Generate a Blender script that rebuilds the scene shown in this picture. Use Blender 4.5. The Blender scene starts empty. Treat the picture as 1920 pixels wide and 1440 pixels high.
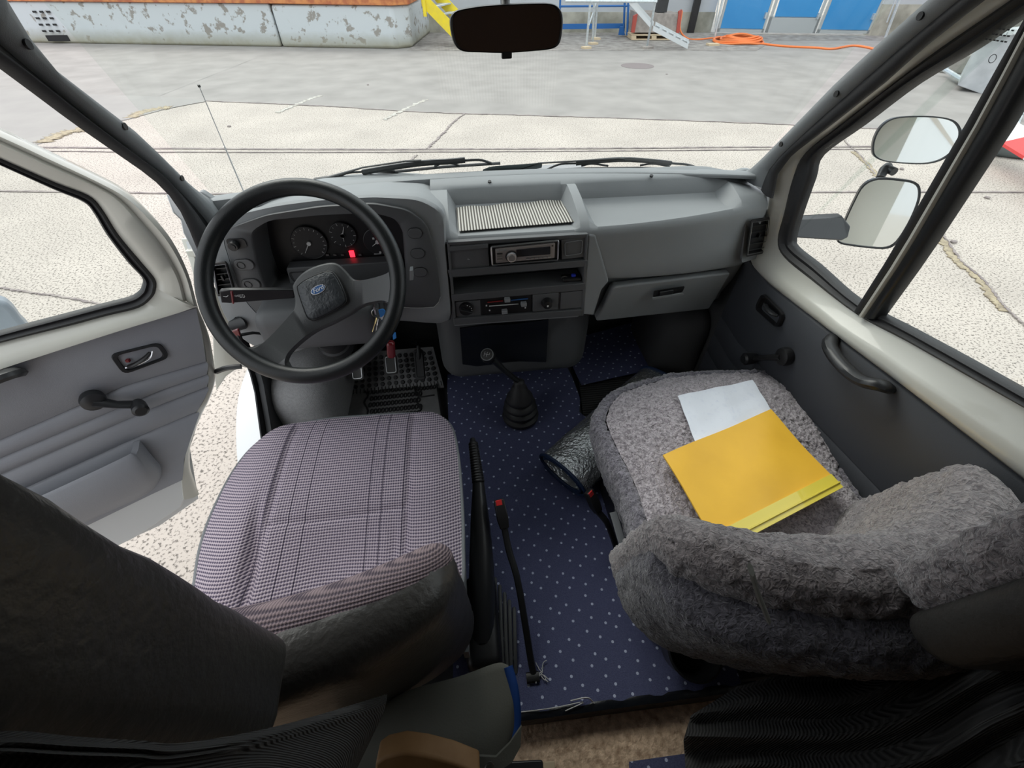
import bpy, bmesh, math, random
from mathutils import Vector, Matrix, noise
random.seed(7)
sc = bpy.context.scene
C = sc.collection

# ---------------------------------------------------------------- camera, world, sun, exposure
YAW = math.radians(7.0)            # the phone points 7 degrees to the right of the van's nose
CAMZ = 1.9
cam = bpy.data.cameras.new('camera'); cam.sensor_width = 36; cam.lens = 15.0; cam.clip_start = 0.01; cam.clip_end = 300
co = bpy.data.objects.new('camera', cam); C.objects.link(co)
co.location = (0, 0, CAMZ); co.rotation_euler = (math.radians(45), 0, -YAW)
sc.camera = co

w = bpy.data.worlds.new('overcast_sky'); sc.world = w; w.use_nodes = True
nt = w.node_tree; bg = nt.nodes['Background']
tc = nt.nodes.new('ShaderNodeTexCoord'); sp = nt.nodes.new('ShaderNodeSeparateXYZ'); rp = nt.nodes.new('ShaderNodeValToRGB')
nt.links.new(tc.outputs['Generated'], sp.inputs[0]); nt.links.new(sp.outputs['Z'], rp.inputs[0]); nt.links.new(rp.outputs[0], bg.inputs[0])
rp.color_ramp.elements[0].position = 0.0; rp.color_ramp.elements[0].color = (.60, .645, .70, 1)
rp.color_ramp.elements[1].position = 0.6; rp.color_ramp.elements[1].color = (.93, .97, 1.0, 1)
bg.inputs[1].default_value = 1.35
sun = bpy.data.lights.new('sun', 'SUN'); sun.energy = 1.3; sun.angle = math.radians(35); sun.color = (1, .96, .9)
so = bpy.data.objects.new('sun', sun); C.objects.link(so); so.rotation_euler = (math.radians(-38), math.radians(-22), 0)
sc.view_settings.view_transform = 'Standard'; sc.view_settings.look = 'None'; sc.view_settings.gamma = 1
sc.view_settings.exposure = 0.50; sc.view_settings.use_curve_mapping = False

# ---------------------------------------------------------------- measuring helpers (photo pixel -> point on a real plane)
_c = math.sqrt(.5)
def hray(px, py):
    x = (px-960)/800; u = (720-py)/800
    return Vector((x, _c+u*_c, -_c+u*_c))
def toworld(h):            # heading frame -> van frame
    return Vector((h[0]*math.cos(YAW)+h[1]*math.sin(YAW), -h[0]*math.sin(YAW)+h[1]*math.cos(YAW), h[2]))
def ray(px, py): return toworld(hray(px, py))
def P(px, py, x=None, y=None, z=None, t=None, plane=None):
    d = ray(px, py); o = Vector((0, 0, CAMZ))
    if t is None:
        if x is not None: t = x/d.x
        elif y is not None: t = y/d.y
        elif z is not None: t = (z-CAMZ)/d.z
        else:
            p0, n = plane; t = (p0-o).dot(n)/d.dot(n)
    return o+d*t
def G(px, py, z=0.0): return P(px, py, z=z)
def H(x, y, z): return toworld((x, y, z))       # yard coordinates (square to the yard wall)

# ---------------------------------------------------------------- materials
def nodes(m):
    m.use_nodes = True; t = m.node_tree
    return t, t.nodes['Principled BSDF'], t.nodes['Material Output']
def N(t, kind, **k):
    n = t.nodes.new(kind)
    for a, b in k.items(): setattr(n, a, b)
    return n
def mixcol(t, fac, a, b):
    m = N(t, 'ShaderNodeMix', data_type='RGBA')
    if hasattr(fac, 'links') or hasattr(fac, 'is_linked'): t.links.new(fac, m.inputs[0])
    else: m.inputs[0].default_value = fac
    for s, v in ((6, a), (7, b)):
        if hasattr(v, 'is_linked'): t.links.new(v, m.inputs[s])
        else: m.inputs[s].default_value = (*v, 1)
    return m.outputs[2]
def mth(t, op, a, b=0.0, c=None):
    m = N(t, 'ShaderNodeMath', operation=op)
    for i, v in enumerate((a, b, c)):
        if v is None: continue
        if hasattr(v, 'is_linked'): t.links.new(v, m.inputs[i])
        else: m.inputs[i].default_value = v
    return m.outputs[0]
def objco(t):
    c = N(t, 'ShaderNodeTexCoord'); return c.outputs['Object']
def mat(name, col, rough=.55, metal=0.0, bump=None, var=None, spec=.4, coat=0.0, sheen=0.0, emit=None):
    m = bpy.data.materials.new(name); t, b, o = nodes(m)
    b.inputs['Base Color'].default_value = (*col, 1); b.inputs['Roughness'].default_value = rough
    b.inputs['Metallic'].default_value = metal; b.inputs['Specular IOR Level'].default_value = spec
    b.inputs['Coat Weight'].default_value = coat; b.inputs['Sheen Weight'].default_value = sheen
    oc = objco(t)
    if var:
        n = N(t, 'ShaderNodeTexNoise'); n.inputs['Scale'].default_value = var[0]; n.inputs['Detail'].default_value = 6
        t.links.new(oc, n.inputs[0])
        r = N(t, 'ShaderNodeMapRange'); r.inputs[1].default_value = var[2] if len(var) > 2 else .35; r.inputs[2].default_value = var[3] if len(var) > 3 else .65
        t.links.new(n.outputs[0], r.inputs[0])
        t.links.new(mixcol(t, r.outputs[0], col, var[1]), b.inputs['Base Color'])
    if bump:
        n = N(t, 'ShaderNodeTexNoise'); n.inputs['Scale'].default_value = bump[0]; n.inputs['Detail'].default_value = 3
        t.links.new(oc, n.inputs[0])
        bp = N(t, 'ShaderNodeBump'); bp.inputs['Strength'].default_value = bump[1]; bp.inputs['Distance'].default_value = bump[2] if len(bump) > 2 else .001
        t.links.new(n.outputs[0], bp.inputs['Height']); t.links.new(bp.outputs[0], b.inputs['Normal'])
    if emit:
        b.inputs['Emission Color'].default_value = (*emit[0], 1); b.inputs['Emission Strength'].default_value = emit[1]
    return m
def glass(name, tint=(.96, .98, .97), refl=1.0):
    m = bpy.data.materials.new(name); t, b, o = nodes(m); t.nodes.remove(b)
    tr = N(t, 'ShaderNodeBsdfTransparent'); tr.inputs[0].default_value = (*tint, 1)
    gl = N(t, 'ShaderNodeBsdfGlossy'); gl.inputs['Roughness'].default_value = .01
    lw = N(t, 'ShaderNodeLayerWeight'); lw.inputs[0].default_value = .5
    fr = mth(t, 'ADD', .03, mth(t, 'MULTIPLY', mth(t, 'POWER', lw.outputs['Facing'], 5.0), .9))
    mx = N(t, 'ShaderNodeMixShader'); t.links.new(mth(t, 'MULTIPLY', fr, refl*.6), mx.inputs[0])
    t.links.new(tr.outputs[0], mx.inputs[1]); t.links.new(gl.outputs[0], mx.inputs[2]); t.links.new(mx.outputs[0], o.inputs[0])
    return m
M = {}
M['dash'] = mat('dash_plastic', (.215, .227, .234), .55, bump=(900, .25), var=(3, (.25, .262, .27)))
M['dash_dark'] = mat('console_plastic', (.098, .102, .106), .5, bump=(900, .2))
M['surround'] = mat('surround_plastic', (.085, .088, .092), .5, bump=(900, .2))
M['black'] = mat('black_plastic', (.012, .012, .013), .4, bump=(700, .2))
M['satin'] = mat('satin_black', (.02, .021, .023), .35, bump=(350, .12))
M['rubber'] = mat('rubber', (.032, .032, .034), .5, bump=(300, .3))
M['mat_rubber'] = mat('mat_rubber', (.19, .19, .192), .5, bump=(500, .2), var=(30, (.23, .23, .23)))
M['wheel'] = mat('wheel_vinyl', (.013, .015, .016), .33, bump=(600, .35))
M['spoke'] = mat('spoke_vinyl', (.065, .068, .07), .42, bump=(600, .35))
M['horn'] = mat('horn_vinyl', (.045, .05, .055), .35, bump=(160, .9, .002))
M['cream'] = mat('cream_paint', (.57, .565, .505), .28, coat=.4, var=(2, (.60, .595, .54)))
M['white'] = mat('white_paint', (.62, .64, .65), .3, coat=.4)
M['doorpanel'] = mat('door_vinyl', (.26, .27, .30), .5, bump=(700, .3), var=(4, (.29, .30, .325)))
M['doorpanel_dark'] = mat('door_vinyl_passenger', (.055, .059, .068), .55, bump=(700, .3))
M['vinyl'] = mat('seat_vinyl', (.048, .045, .041), .38, bump=(120, .6, .002), var=(6, (.036, .034, .032)))
M['piping'] = mat('seat_piping', (.16, .17, .18), .5)
M['greycarpet'] = mat('grey_felt', (.30, .30, .305), .95, bump=(500, .8, .002), var=(150, (.35, .35, .355)))
M['darkcarpet'] = mat('dark_felt', (.065, .065, .066), .95, bump=(400, .8, .002))
M['chrome'] = mat('chrome', (.8, .8, .82), .22, .75)
M['steel'] = mat('steel', (.45, .46, .47), .35, 1)
M['alu'] = mat('galvanised', (.55, .6, .62), .45, .6, var=(20, (.7, .73, .75)))
M['red'] = mat('red_plastic', (.6, .03, .03), .4)
M['darkred'] = mat('dark_red_plastic', (.14, .008, .012), .25, coat=.5)
M['blue'] = mat('blue_plastic', (.03, .2, .55), .4)
M['lightmark'] = mat('white_marking', (.6, .6, .6), .5)
M['glass'] = glass('window_glass')
M['sideglass'] = glass('side_window_glass', (.95, .97, .96), .8)
M['tread'] = mat('tread_rubber_shaded', (.022, .022, .023), .5)  # darker than the mat sheet: shading of the relief put into the colour
M['mirror'] = mat('mirror_glass', (.92, .93, .93), .02, 1)
M['foil'] = mat('foil', (.80, .83, .84), .22, .88, bump=(120, 1.0, .006))
M['navy'] = mat('navy_binding', (.01, .025, .07), .6)
M['bag'] = mat('grey_canvas', (.11, .11, .095), .8, bump=(300, .4), var=(4, (.14, .14, .12)))
M['royal'] = mat('royal_blue_piping', (.01, .05, .22), .6)
M['wood'] = mat('wood', (.35, .2, .09), .6, var=(12, (.25, .13, .05)))
M['paper'] = mat('paper', (.78, .82, .9), .6, bump=(14, .6, .01), var=(90, (.7, .74, .85), .55, .8))
M['folder'] = mat('folder_card', (.90, .52, .045), .4, bump=(12, .3, .006), var=(9, (.83, .47, .04)))
M['folder_spine'] = mat('folder_strip', (.80, .66, .08), .3, coat=.6)
M['tan'] = mat('tan_carpet', (.85, .64, .46), .95, bump=(90, 1.0, .006), var=(60, (.40, .27, .18), .3, .7))
M['orange'] = mat('orange_hose', (.85, .22, .06), .5)
M['yellow'] = mat('yellow_paint', (.85, .66, .03), .5, var=(8, (.75, .58, .05)))
M['bluedoor'] = mat('blue_door_panel', (.04, .26, .58), .45, var=(1.5, (.05, .28, .6)))
M['bluesteel'] = mat('blue_steel', (.02, .12, .36), .5)
M['greyframe'] = mat('grey_door_frame', (.42, .44, .45), .5)
M['facade'] = mat('light_facade', (.5, .52, .55), .8, var=(.8, (.44, .455, .48)))
M['plinth'] = mat('stained_plinth', (.45, .43, .37), .9, var=(2, (.25, .24, .2)))
M['dirt'] = mat('dirt_strip', (.2, .18, .17), .95, var=(4, (.33, .31, .29)), bump=(15, 1, .02))
M['asphalt'] = mat('smooth_asphalt', (.245, .23, .218), .85, var=(1.6, (.32, .30, .285), .3, .7), bump=(60, .3, .004))
M['asphalt_dark'] = mat('darker_asphalt', (.28, .265, .255), .85, var=(1.5, (.31, .295, .28)))
M['groove'] = mat('groove_dirt', (.2, .17, .17), .95, var=(7, (.34, .3, .28)))
M['gravel'] = mat('gravel_fill', (.46, .39, .27), .95, var=(14, (.26, .215, .16)), bump=(40, 1, .02))
M['iron'] = mat('cast_iron', (.2, .17, .17), .8, bump=(60, .6, .01))
M['orangepaint'] = mat('orange_band', (.62, .25, .09), .7, var=(5, (.42, .13, .06), .4, .6))
M['concrete'] = mat('grey_concrete', (.4, .38, .34), .9, var=(2.5, (.25, .24, .22)), bump=(20, .6, .02))
M['timber'] = mat('weathered_timber', (.38, .34, .31), .85, var=(9, (.28, .25, .23)))
M['palewood'] = mat('pale_wood', (.6, .48, .33), .8)
M['redpaint'] = mat('red_paint', (.42, .08, .06), .6)
M['roofdark'] = mat('cab_lining', (.10, .095, .09), .9)
M['brownwood'] = mat('brown_furniture', (.09, .045, .025), .6)

def m_ground():
    m = bpy.data.materials.new('speckled_concrete'); t, b, o = nodes(m); oc = objco(t)
    n1 = N(t, 'ShaderNodeTexNoise'); n1.inputs['Scale'].default_value = 60; n1.inputs['Detail'].default_value = 8; n1.inputs['Roughness'].default_value = .6; t.links.new(oc, n1.inputs[0])
    r1 = N(t, 'ShaderNodeMapRange'); r1.inputs[1].default_value = .52; r1.inputs[2].default_value = .62; t.links.new(n1.outputs[0], r1.inputs[0])
    n2 = N(t, 'ShaderNodeTexNoise'); n2.inputs['Scale'].default_value = 1.1; n2.inputs['Detail'].default_value = 7; t.links.new(oc, n2.inputs[0])
    r2 = N(t, 'ShaderNodeMapRange'); r2.inputs[1].default_value = .3; r2.inputs[2].default_value = .7; t.links.new(n2.outputs[0], r2.inputs[0])
    base = mixcol(t, r2.outputs[0], (.53, .475, .425), (.43, .385, .345))
    t.links.new(mixcol(t, r1.outputs[0], base, (.13, .115, .10)), b.inputs['Base Color'])
    b.inputs['Roughness'].default_value = .9
    bp = N(t, 'ShaderNodeBump'); bp.inputs['Strength'].default_value = .4; bp.inputs['Distance'].default_value = .01
    t.links.new(n1.outputs[0], bp.inputs['Height']); t.links.new(bp.outputs[0], b.inputs['Normal'])
    return m
M['ground'] = m_ground()
def m_dock():
    m = bpy.data.materials.new('peeling_white_wall'); t, b, o = nodes(m); oc = objco(t)
    s = N(t, 'ShaderNodeSeparateXYZ'); t.links.new(oc, s.inputs[0])
    n = N(t, 'ShaderNodeTexNoise'); n.inputs['Scale'].default_value = 3.2; n.inputs['Detail'].default_value = 8; n.inputs['Roughness'].default_value = .65; t.links.new(oc, n.inputs[0])
    r = N(t, 'ShaderNodeMapRange'); r.inputs[1].default_value = .56; r.inputs[2].default_value = .6; t.links.new(n.outputs[0], r.inputs[0])
    h = N(t, 'ShaderNodeMapRange'); h.inputs[1].default_value = .50; h.inputs[2].default_value = .12   # grime rises from the foot of the wall
    t.links.new(mth(t, 'ADD', s.outputs['Z'], mth(t, 'MULTIPLY', n.outputs[0], .25)), h.inputs[0])
    a = mixcol(t, r.outputs[0], (.56, .59, .61), (.3, .28, .255))
    t.links.new(mixcol(t, h.outputs[0], a, (.30, .28, .2)), b.inputs['Base Color']); b.inputs['Roughness'].default_value = .85
    return m
M['dock'] = m_dock()
def m_dots():
    m = bpy.data.materials.new('navy_dotted_carpet'); t, b, o = nodes(m); oc = objco(t)
    v = N(t, 'ShaderNodeTexVoronoi', voronoi_dimensions='2D'); v.inputs['Scale'].default_value = 27; v.inputs['Randomness'].default_value = .42
    mp = N(t, 'ShaderNodeMapping'); mp.inputs['Rotation'].default_value = (0, 0, .6); t.links.new(oc, mp.inputs[0]); t.links.new(mp.outputs[0], v.inputs[0])
    f = mth(t, 'LESS_THAN', v.outputs['Distance'], .095)
    n = N(t, 'ShaderNodeTexNoise'); n.inputs['Scale'].default_value = 350; t.links.new(oc, n.inputs[0])
    n2 = N(t, 'ShaderNodeTexNoise'); n2.inputs['Scale'].default_value = 5; t.links.new(oc, n2.inputs[0])
    base = mixcol(t, n.outputs[0], (.045, .052, .125), (.14, .155, .28))
    base = mixcol(t, mth(t, 'MULTIPLY', n2.outputs[0], .5), base, (.06, .068, .15))
    t.links.new(mixcol(t, f, base, (.55, .6, .78)), b.inputs['Base Color']); b.inputs['Roughness'].default_value = .95
    bp = N(t, 'ShaderNodeBump'); bp.inputs['Strength'].default_value = .8; bp.inputs['Distance'].default_value = .002
    t.links.new(n.outputs[0], bp.inputs['Height']); t.links.new(bp.outputs[0], b.inputs['Normal'])
    return m
M['dots'] = m_dots()
def m_tweed(name, rot=0.0, pit=.0078, stripes=True, a=(.50, .43, .475), d=(.05, .04, .075), lines=(-.155, -.10, -.065, .075, .105, .155)):
    m = bpy.data.materials.new(name); t, b, o = nodes(m); oc = objco(t)
    s = N(t, 'ShaderNodeSeparateXYZ'); t.links.new(oc, s.inputs[0])
    X = s.outputs['X']; Y = mth(t, 'ADD', s.outputs['Y'], mth(t, 'MULTIPLY', s.outputs['Z'], 1.0))
    n = N(t, 'ShaderNodeTexNoise'); n.inputs['Scale'].default_value = 9; t.links.new(oc, n.inputs[0])
    Yw = mth(t, 'ADD', Y, mth(t, 'MULTIPLY', n.outputs[0], .006))
    rows = mth(t, 'SINE', mth(t, 'MULTIPLY', Yw, 2*math.pi/pit))
    xs = mth(t, 'SINE', mth(t, 'MULTIPLY', X, 2*math.pi/(pit*.74)))
    k = mth(t, 'ADD', rows, mth(t, 'MULTIPLY', xs, .7))
    f = N(t, 'ShaderNodeMapRange'); f.inputs[1].default_value = -.75; f.inputs[2].default_value = .45; t.links.new(k, f.inputs[0])
    col = mixcol(t, f.outputs[0], d, a)
    n3 = N(t, 'ShaderNodeTexNoise'); n3.inputs['Scale'].default_value = 4; t.links.new(oc, n3.inputs[0])
    col = mixcol(t, mth(t, 'MULTIPLY', n3.outputs[0], .35), col, (.32, .28, .36))
    if stripes:
        acc = None
        for xx in lines:
            q = mth(t, 'LESS_THAN', mth(t, 'ABSOLUTE', mth(t, 'SUBTRACT', X, xx)), .0011)
            acc = q if acc is None else mth(t, 'MAXIMUM', acc, q)
        col = mixcol(t, mth(t, 'MULTIPLY', acc, .8), col, (.015, .012, .03))
    t.links.new(col, b.inputs['Base Color']); b.inputs['Roughness'].default_value = .9; b.inputs['Specular IOR Level'].default_value = .15
    bp = N(t, 'ShaderNodeBump'); bp.inputs['Strength'].default_value = .5; bp.inputs['Distance'].default_value = .0015
    t.links.new(k, bp.inputs['Height']); t.links.new(bp.outputs[0], b.inputs['Normal'])
    return m
M['tweed'] = m_tweed('plum_tweed')
M['tweed2'] = m_tweed('plum_tweed_back', pit=.0052, stripes=False, a=(.30, .225, .22), d=(.05, .035, .04))
def m_fur(name, c1, c2):
    m = bpy.data.materials.new(name); t, b, o = nodes(m); oc = objco(t)
    n = N(t, 'ShaderNodeTexNoise'); n.inputs['Scale'].default_value = 130; n.inputs['Detail'].default_value = 4; n.inputs['Distortion'].default_value = 1.2; t.links.new(oc, n.inputs[0])
    r = N(t, 'ShaderNodeMapRange'); r.inputs[1].default_value = .38; r.inputs[2].default_value = .62; t.links.new(n.outputs[0], r.inputs[0])
    t.links.new(mixcol(t, r.outputs[0], c2, c1), b.inputs['Base Color']); b.inputs['Roughness'].default_value = 1; b.inputs['Sheen Weight'].default_value = .5
    b.inputs['Specular IOR Level'].default_value = .1
    bp = N(t, 'ShaderNodeBump'); bp.inputs['Strength'].default_value = 1; bp.inputs['Distance'].default_value = .006
    t.links.new(n.outputs[0], bp.inputs['Height']); t.links.new(bp.outputs[0], b.inputs['Normal'])
    return m
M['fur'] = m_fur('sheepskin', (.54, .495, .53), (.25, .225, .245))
M['fur_flank'] = m_fur('sheepskin_flank_shaded', (.27, .255, .295), (.115, .11, .13))  # same sheepskin, with the shade of the cushion sides in its colour
M['fur_back'] = m_fur('sheepskin_backrest_shaded', (.30, .265, .265), (.125, .11, .115))  # same sheepskin darkened: dimmer light on the backrest is painted in
M['fur_side'] = m_fur('sheepskin_rear_shaded', (.105, .10, .12), (.038, .036, .046))  # darkest copy of the sheepskin, shade of the seat's rear painted in
def m_stripe(name, c1, c2, pitch, axis='X', duty=.5, ang=0, wob=0):
    m = bpy.data.materials.new(name); t, b, o = nodes(m); oc = objco(t)
    mp = N(t, 'ShaderNodeMapping'); mp.inputs['Rotation'].default_value = (0, 0, ang); t.links.new(oc, mp.inputs[0])
    s = N(t, 'ShaderNodeSeparateXYZ'); t.links.new(mp.outputs[0], s.inputs[0])
    k = mth(t, 'SINE', mth(t, 'MULTIPLY', s.outputs[axis], 2*math.pi/pitch))
    r = N(t, 'ShaderNodeMapRange'); r.inputs[1].default_value = -.4; r.inputs[2].default_value = .4; t.links.new(k, r.inputs[0])
    t.links.new(mixcol(t, r.outputs[0], c1, c2), b.inputs['Base Color']); b.inputs['Roughness'].default_value = .9
    bp = N(t, 'ShaderNodeBump'); bp.inputs['Strength'].default_value = .6; bp.inputs['Distance'].default_value = .002
    t.links.new(k, bp.inputs['Height']); t.links.new(bp.outputs[0], b.inputs['Normal'])
    return m
M['striped'] = m_stripe('striped_mat', (.10, .09, .08), (.62, .60, .55), .0076, 'X')
M['curtain'] = m_stripe('ribbed_knit', (.038, .038, .038), (.066, .066, .065), .0034, 'X', ang=.9)
M['curtain_left'] = m_stripe('ribbed_knit_fine', (.040, .039, .038), (.062, .061, .060), .0014, 'X', ang=.9)
M['ribfloor'] = m_stripe('ribbed_rubber', (.01, .01, .01), (.05, .05, .05), .012, 'Y')

# ---------------------------------------------------------------- mesh helpers
def new(): return bmesh.new()
def poly(bm, pts):
    return bm.faces.new([bm.verts.new(p) for p in pts])
def slab(bm, pts, vec):
    """a polygon given real thickness along vec"""
    vec = Vector(vec); a = [bm.verts.new(p) for p in pts]; b = [bm.verts.new(Vector(p)+vec) for p in pts]; n = len(a)
    bm.faces.new(a); bm.faces.new(b[::-1])
    for i in range(n): bm.faces.new((a[i], b[i], b[(i+1) % n], a[(i+1) % n]))
def box(bm, c, s, rot=None):
    c = Vector(c); h = Vector(s)/2; vs = []
    for sx in (-1, 1):
        for sy in (-1, 1):
            for sz in (-1, 1):
                v = Vector((sx*h.x, sy*h.y, sz*h.z))
                if rot is not None: v = rot @ v
                vs.append(bm.verts.new(c+v))
    for f in ((0, 1, 3, 2), (4, 6, 7, 5), (0, 4, 5, 1), (2, 3, 7, 6), (0, 2, 6, 4), (1, 5, 7, 3)): bm.faces.new([vs[i] for i in f])
def grid(bm, rows, closed_u=False, closed_v=False):
    """rows of points joined into quads"""
    V = [[bm.verts.new(p) for p in r] for r in rows]; R = len(V); Q = len(V[0])
    for i in range(R-(0 if closed_v else 1)):
        for j in range(Q-(0 if closed_u else 1)):
            bm.faces.new((V[i][j], V[i][(j+1) % Q], V[(i+1) % R][(j+1) % Q], V[(i+1) % R][j]))
    return V
def shell(bm, rows, vec):
    """open sheet with real thickness along vec"""
    vec = Vector(vec)
    A = grid(bm, rows); B = [[bm.verts.new(v.co+vec) for v in r] for r in A]; R = len(A); Q = len(A[0])
    for i in range(R-1):
        for j in range(Q-1): bm.faces.new((B[i][j], B[i+1][j], B[i+1][j+1], B[i][j+1]))
    for i in range(R-1):
        for j in (0, Q-1): bm.faces.new((A[i][j], A[i+1][j], B[i+1][j], B[i][j]))
    for j in range(Q-1):
        for i in (0, R-1): bm.faces.new((A[i][j], B[i][j], B[i][j+1], A[i][j+1]))
def tube(bm, pts, r, n=10, closed=False, cap=True, flat=1.0, up=(0, 0, 1)):
    pts = [Vector(p) for p in pts]; K = len(pts); rs = r if isinstance(r, (list, tuple)) else [r]*K
    rings = []; prev = None
    for i, p in enumerate(pts):
        a = pts[(i-1) % K] if (closed or i > 0) else p; b = pts[(i+1) % K] if (closed or i < K-1) else p
        d = (b-a)
        if d.length < 1e-9: d = Vector((0, 0, 1))
        d.normalize()
        if prev is None:
            u = Vector(up)
            if abs(u.dot(d)) > .95: u = Vector((1, 0, 0))
            s = d.cross(u).normalized()
        else:
            s = (prev-d*prev.dot(d)).normalized()
        prev = s; q = s.cross(d).normalized()
        rings.append([bm.verts.new(p+(s*math.cos(2*math.pi*k/n)+q*math.sin(2*math.pi*k/n)*flat)*rs[i]) for k in range(n)])
    for i in range(K-(0 if closed else 1)):
        A = rings[i]; B = rings[(i+1) % K]
        for k in range(n): bm.faces.new((A[k], A[(k+1) % n], B[(k+1) % n], B[k]))
    if cap and not closed:
        bm.faces.new(rings[0][::-1]); bm.faces.new(rings[-1])
def rbox(bm, c, s, r, seg=4, div=(2, 2, 2), deform=None, rot=None):
    """dense rounded box; deform(v) may bend it before it is placed"""
    c = Vector(c); h = [x/2 for x in s]; r = min(r, *h)
    def axis(i):
        a = [-h[i]+r*(1-math.cos(math.pi/2*k/seg)) for k in range(seg)]
        m = [-(h[i]-r)+2*(h[i]-r)*k/div[i] for k in range(div[i]+1)]
        return a+m+[-x for x in a[::-1]]
    ax = [axis(i) for i in range(3)]
    cache = {}
    def vert(q):
        key = tuple(round(x, 6) for x in q)
        if key in cache: return cache[key]
        inn = Vector([max(-(h[i]-r), min(h[i]-r, q[i])) for i in range(3)]); d = Vector(q)-inn
        p = inn+d.normalized()*r if d.length > 1e-9 else inn
        if deform: p = Vector(deform(p))
        if rot is not None: p = rot @ p
        cache[key] = bm.verts.new(c+p); return cache[key]
    for i in range(3):
        j, k = (i+1) % 3, (i+2) % 3
        for sg in (-1, 1):
            for a in range(len(ax[j])-1):
                for b in range(len(ax[k])-1):
                    qs = []
                    for (da, db) in ((0, 0), (1, 0), (1, 1), (0, 1)):
                        q = [0, 0, 0]; q[i] = sg*h[i]; q[j] = ax[j][a+da]; q[k] = ax[k][b+db]; qs.append(vert(q))
                    if sg < 0: qs = qs[::-1]
                    try:
                        if len(set(qs)) >= 3: bm.faces.new(list(dict.fromkeys(qs)))
                    except ValueError: pass
def smooth_closed(pts, n):
    """closed Catmull-Rom curve through pts, n samples"""
    pts = [Vector(p) for p in pts]; K = len(pts); out = []
    for i in range(n):
        u = i*K/n; j = int(u); f = u-j
        p0, p1, p2, p3 = (pts[(j+k-1) % K] for k in range(4))
        out.append(.5*((2*p1)+(p2-p0)*f+(2*p0-5*p1+4*p2-p3)*f*f+(3*p1-p0-3*p2+p3)*f**3))
    return out
def smooth_open(pts, n):
    pts = [Vector(p) for p in pts]; K = len(pts); out = []
    for i in range(n):
        u = i*(K-1)/(n-1); j = min(int(u), K-2); f = u-j
        p1, p2 = pts[j], pts[j+1]; p0 = pts[j-1] if j > 0 else 2*p1-p2; p3 = pts[j+2] if j+2 < K else 2*p2-p1
        out.append(.5*((2*p1)+(p2-p0)*f+(2*p0-5*p1+4*p2-p3)*f*f+(3*p1-p0-3*p2+p3)*f**3))
    return out
def resample(pts, n):
    pts = [Vector(p) for p in pts]; L = [0]
    for a, b in zip(pts, pts[1:]): L.append(L[-1]+(b-a).length)
    out = []
    for i in range(n):
        s = L[-1]*i/(n-1); j = 0
        while j < len(L)-2 and L[j+1] < s: j += 1
        d = L[j+1]-L[j]; out.append(pts[j].lerp(pts[j+1], (s-L[j])/d if d > 0 else 0))
    return out
def roundpoly(pts, r, seg=4):
    """round the corners of a closed polygon (any plane)"""
    pts = [Vector(p) for p in pts]; K = len(pts); out = []
    for i in range(K):
        a, b, c = pts[i-1], pts[i], pts[(i+1) % K]
        ra = min(r, (a-b).length*.45, (c-b).length*.45); p = b+(a-b).normalized()*ra; q = b+(c-b).normalized()*ra
        for k in range(seg+1):
            f = k/seg; out.append((1-f)**2*p+2*f*(1-f)*b+f*f*q)
    return out
def inset(pts, f):
    c = sum((Vector(p) for p in pts), Vector())/len(pts)
    return [c+(Vector(p)-c)*f for p in pts]

def setp(o, label=None, cat=None, group=None, kind=None):
    if label: o['label'] = label
    if cat: o['category'] = cat
    if group: o['group'] = group
    if kind: o['kind'] = kind
    return o
def thing(name, label, cat, loc=(0, 0, 0), group=None):
    o = bpy.data.objects.new(name, None); C.objects.link(o); o.location = loc; o.empty_display_size = .05
    return setp(o, label, cat, group)
def wloc(o):
    v = Vector(o.location)
    while o.parent: o = o.parent; v += Vector(o.location)
    return v
def obj(name, bm, m, parent=None, label=None, cat=None, group=None, kind=None, ang=38, bevel=0, subsurf=0, keep=None):
    """link bm (world coordinates) as ONE mesh object with its origin at the foot of its bounding box"""
    bmesh.ops.recalc_face_normals(bm, faces=bm.faces)
    vs = [v.co for v in bm.verts]
    mn = Vector([min(v[i] for v in vs) for i in range(3)]); mx = Vector([max(v[i] for v in vs) for i in range(3)])
    org = Vector(keep) if keep is not None else Vector(((mn.x+mx.x)/2, (mn.y+mx.y)/2, mn.z))
    bmesh.ops.translate(bm, verts=bm.verts, vec=-org)
    me = bpy.data.meshes.new(name); bm.to_mesh(me); bm.free(); me.materials.append(m)
    me.polygons.foreach_set('use_smooth', [True]*len(me.polygons)); me.set_sharp_from_angle(angle=math.radians(ang))
    o = bpy.data.objects.new(name, me); C.objects.link(o)
    if parent: o.parent = parent; o.location = org-wloc(parent)
    else: o.location = org
    if bevel:
        b = o.modifiers.new('bevel', 'BEVEL'); b.width = bevel; b.segments = 3; b.limit_method = 'ANGLE'; b.angle_limit = math.radians(40); b.harden_normals = False
    if subsurf:
        b = o.modifiers.new('subsurf', 'SUBSURF'); b.levels = subsurf; b.render_levels = subsurf
    return setp(o, label, cat, group, kind)
def displace(o, size, strength, kind='CLOUDS', depth=2):
    tx = bpy.data.textures.new(o.name+'_relief', kind); tx.noise_scale = size
    if kind == 'CLOUDS': tx.noise_depth = depth
    d = o.modifiers.new('relief', 'DISPLACE'); d.texture = tx; d.strength = strength; d.mid_level = .5; d.texture_coords = 'LOCAL'
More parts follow.
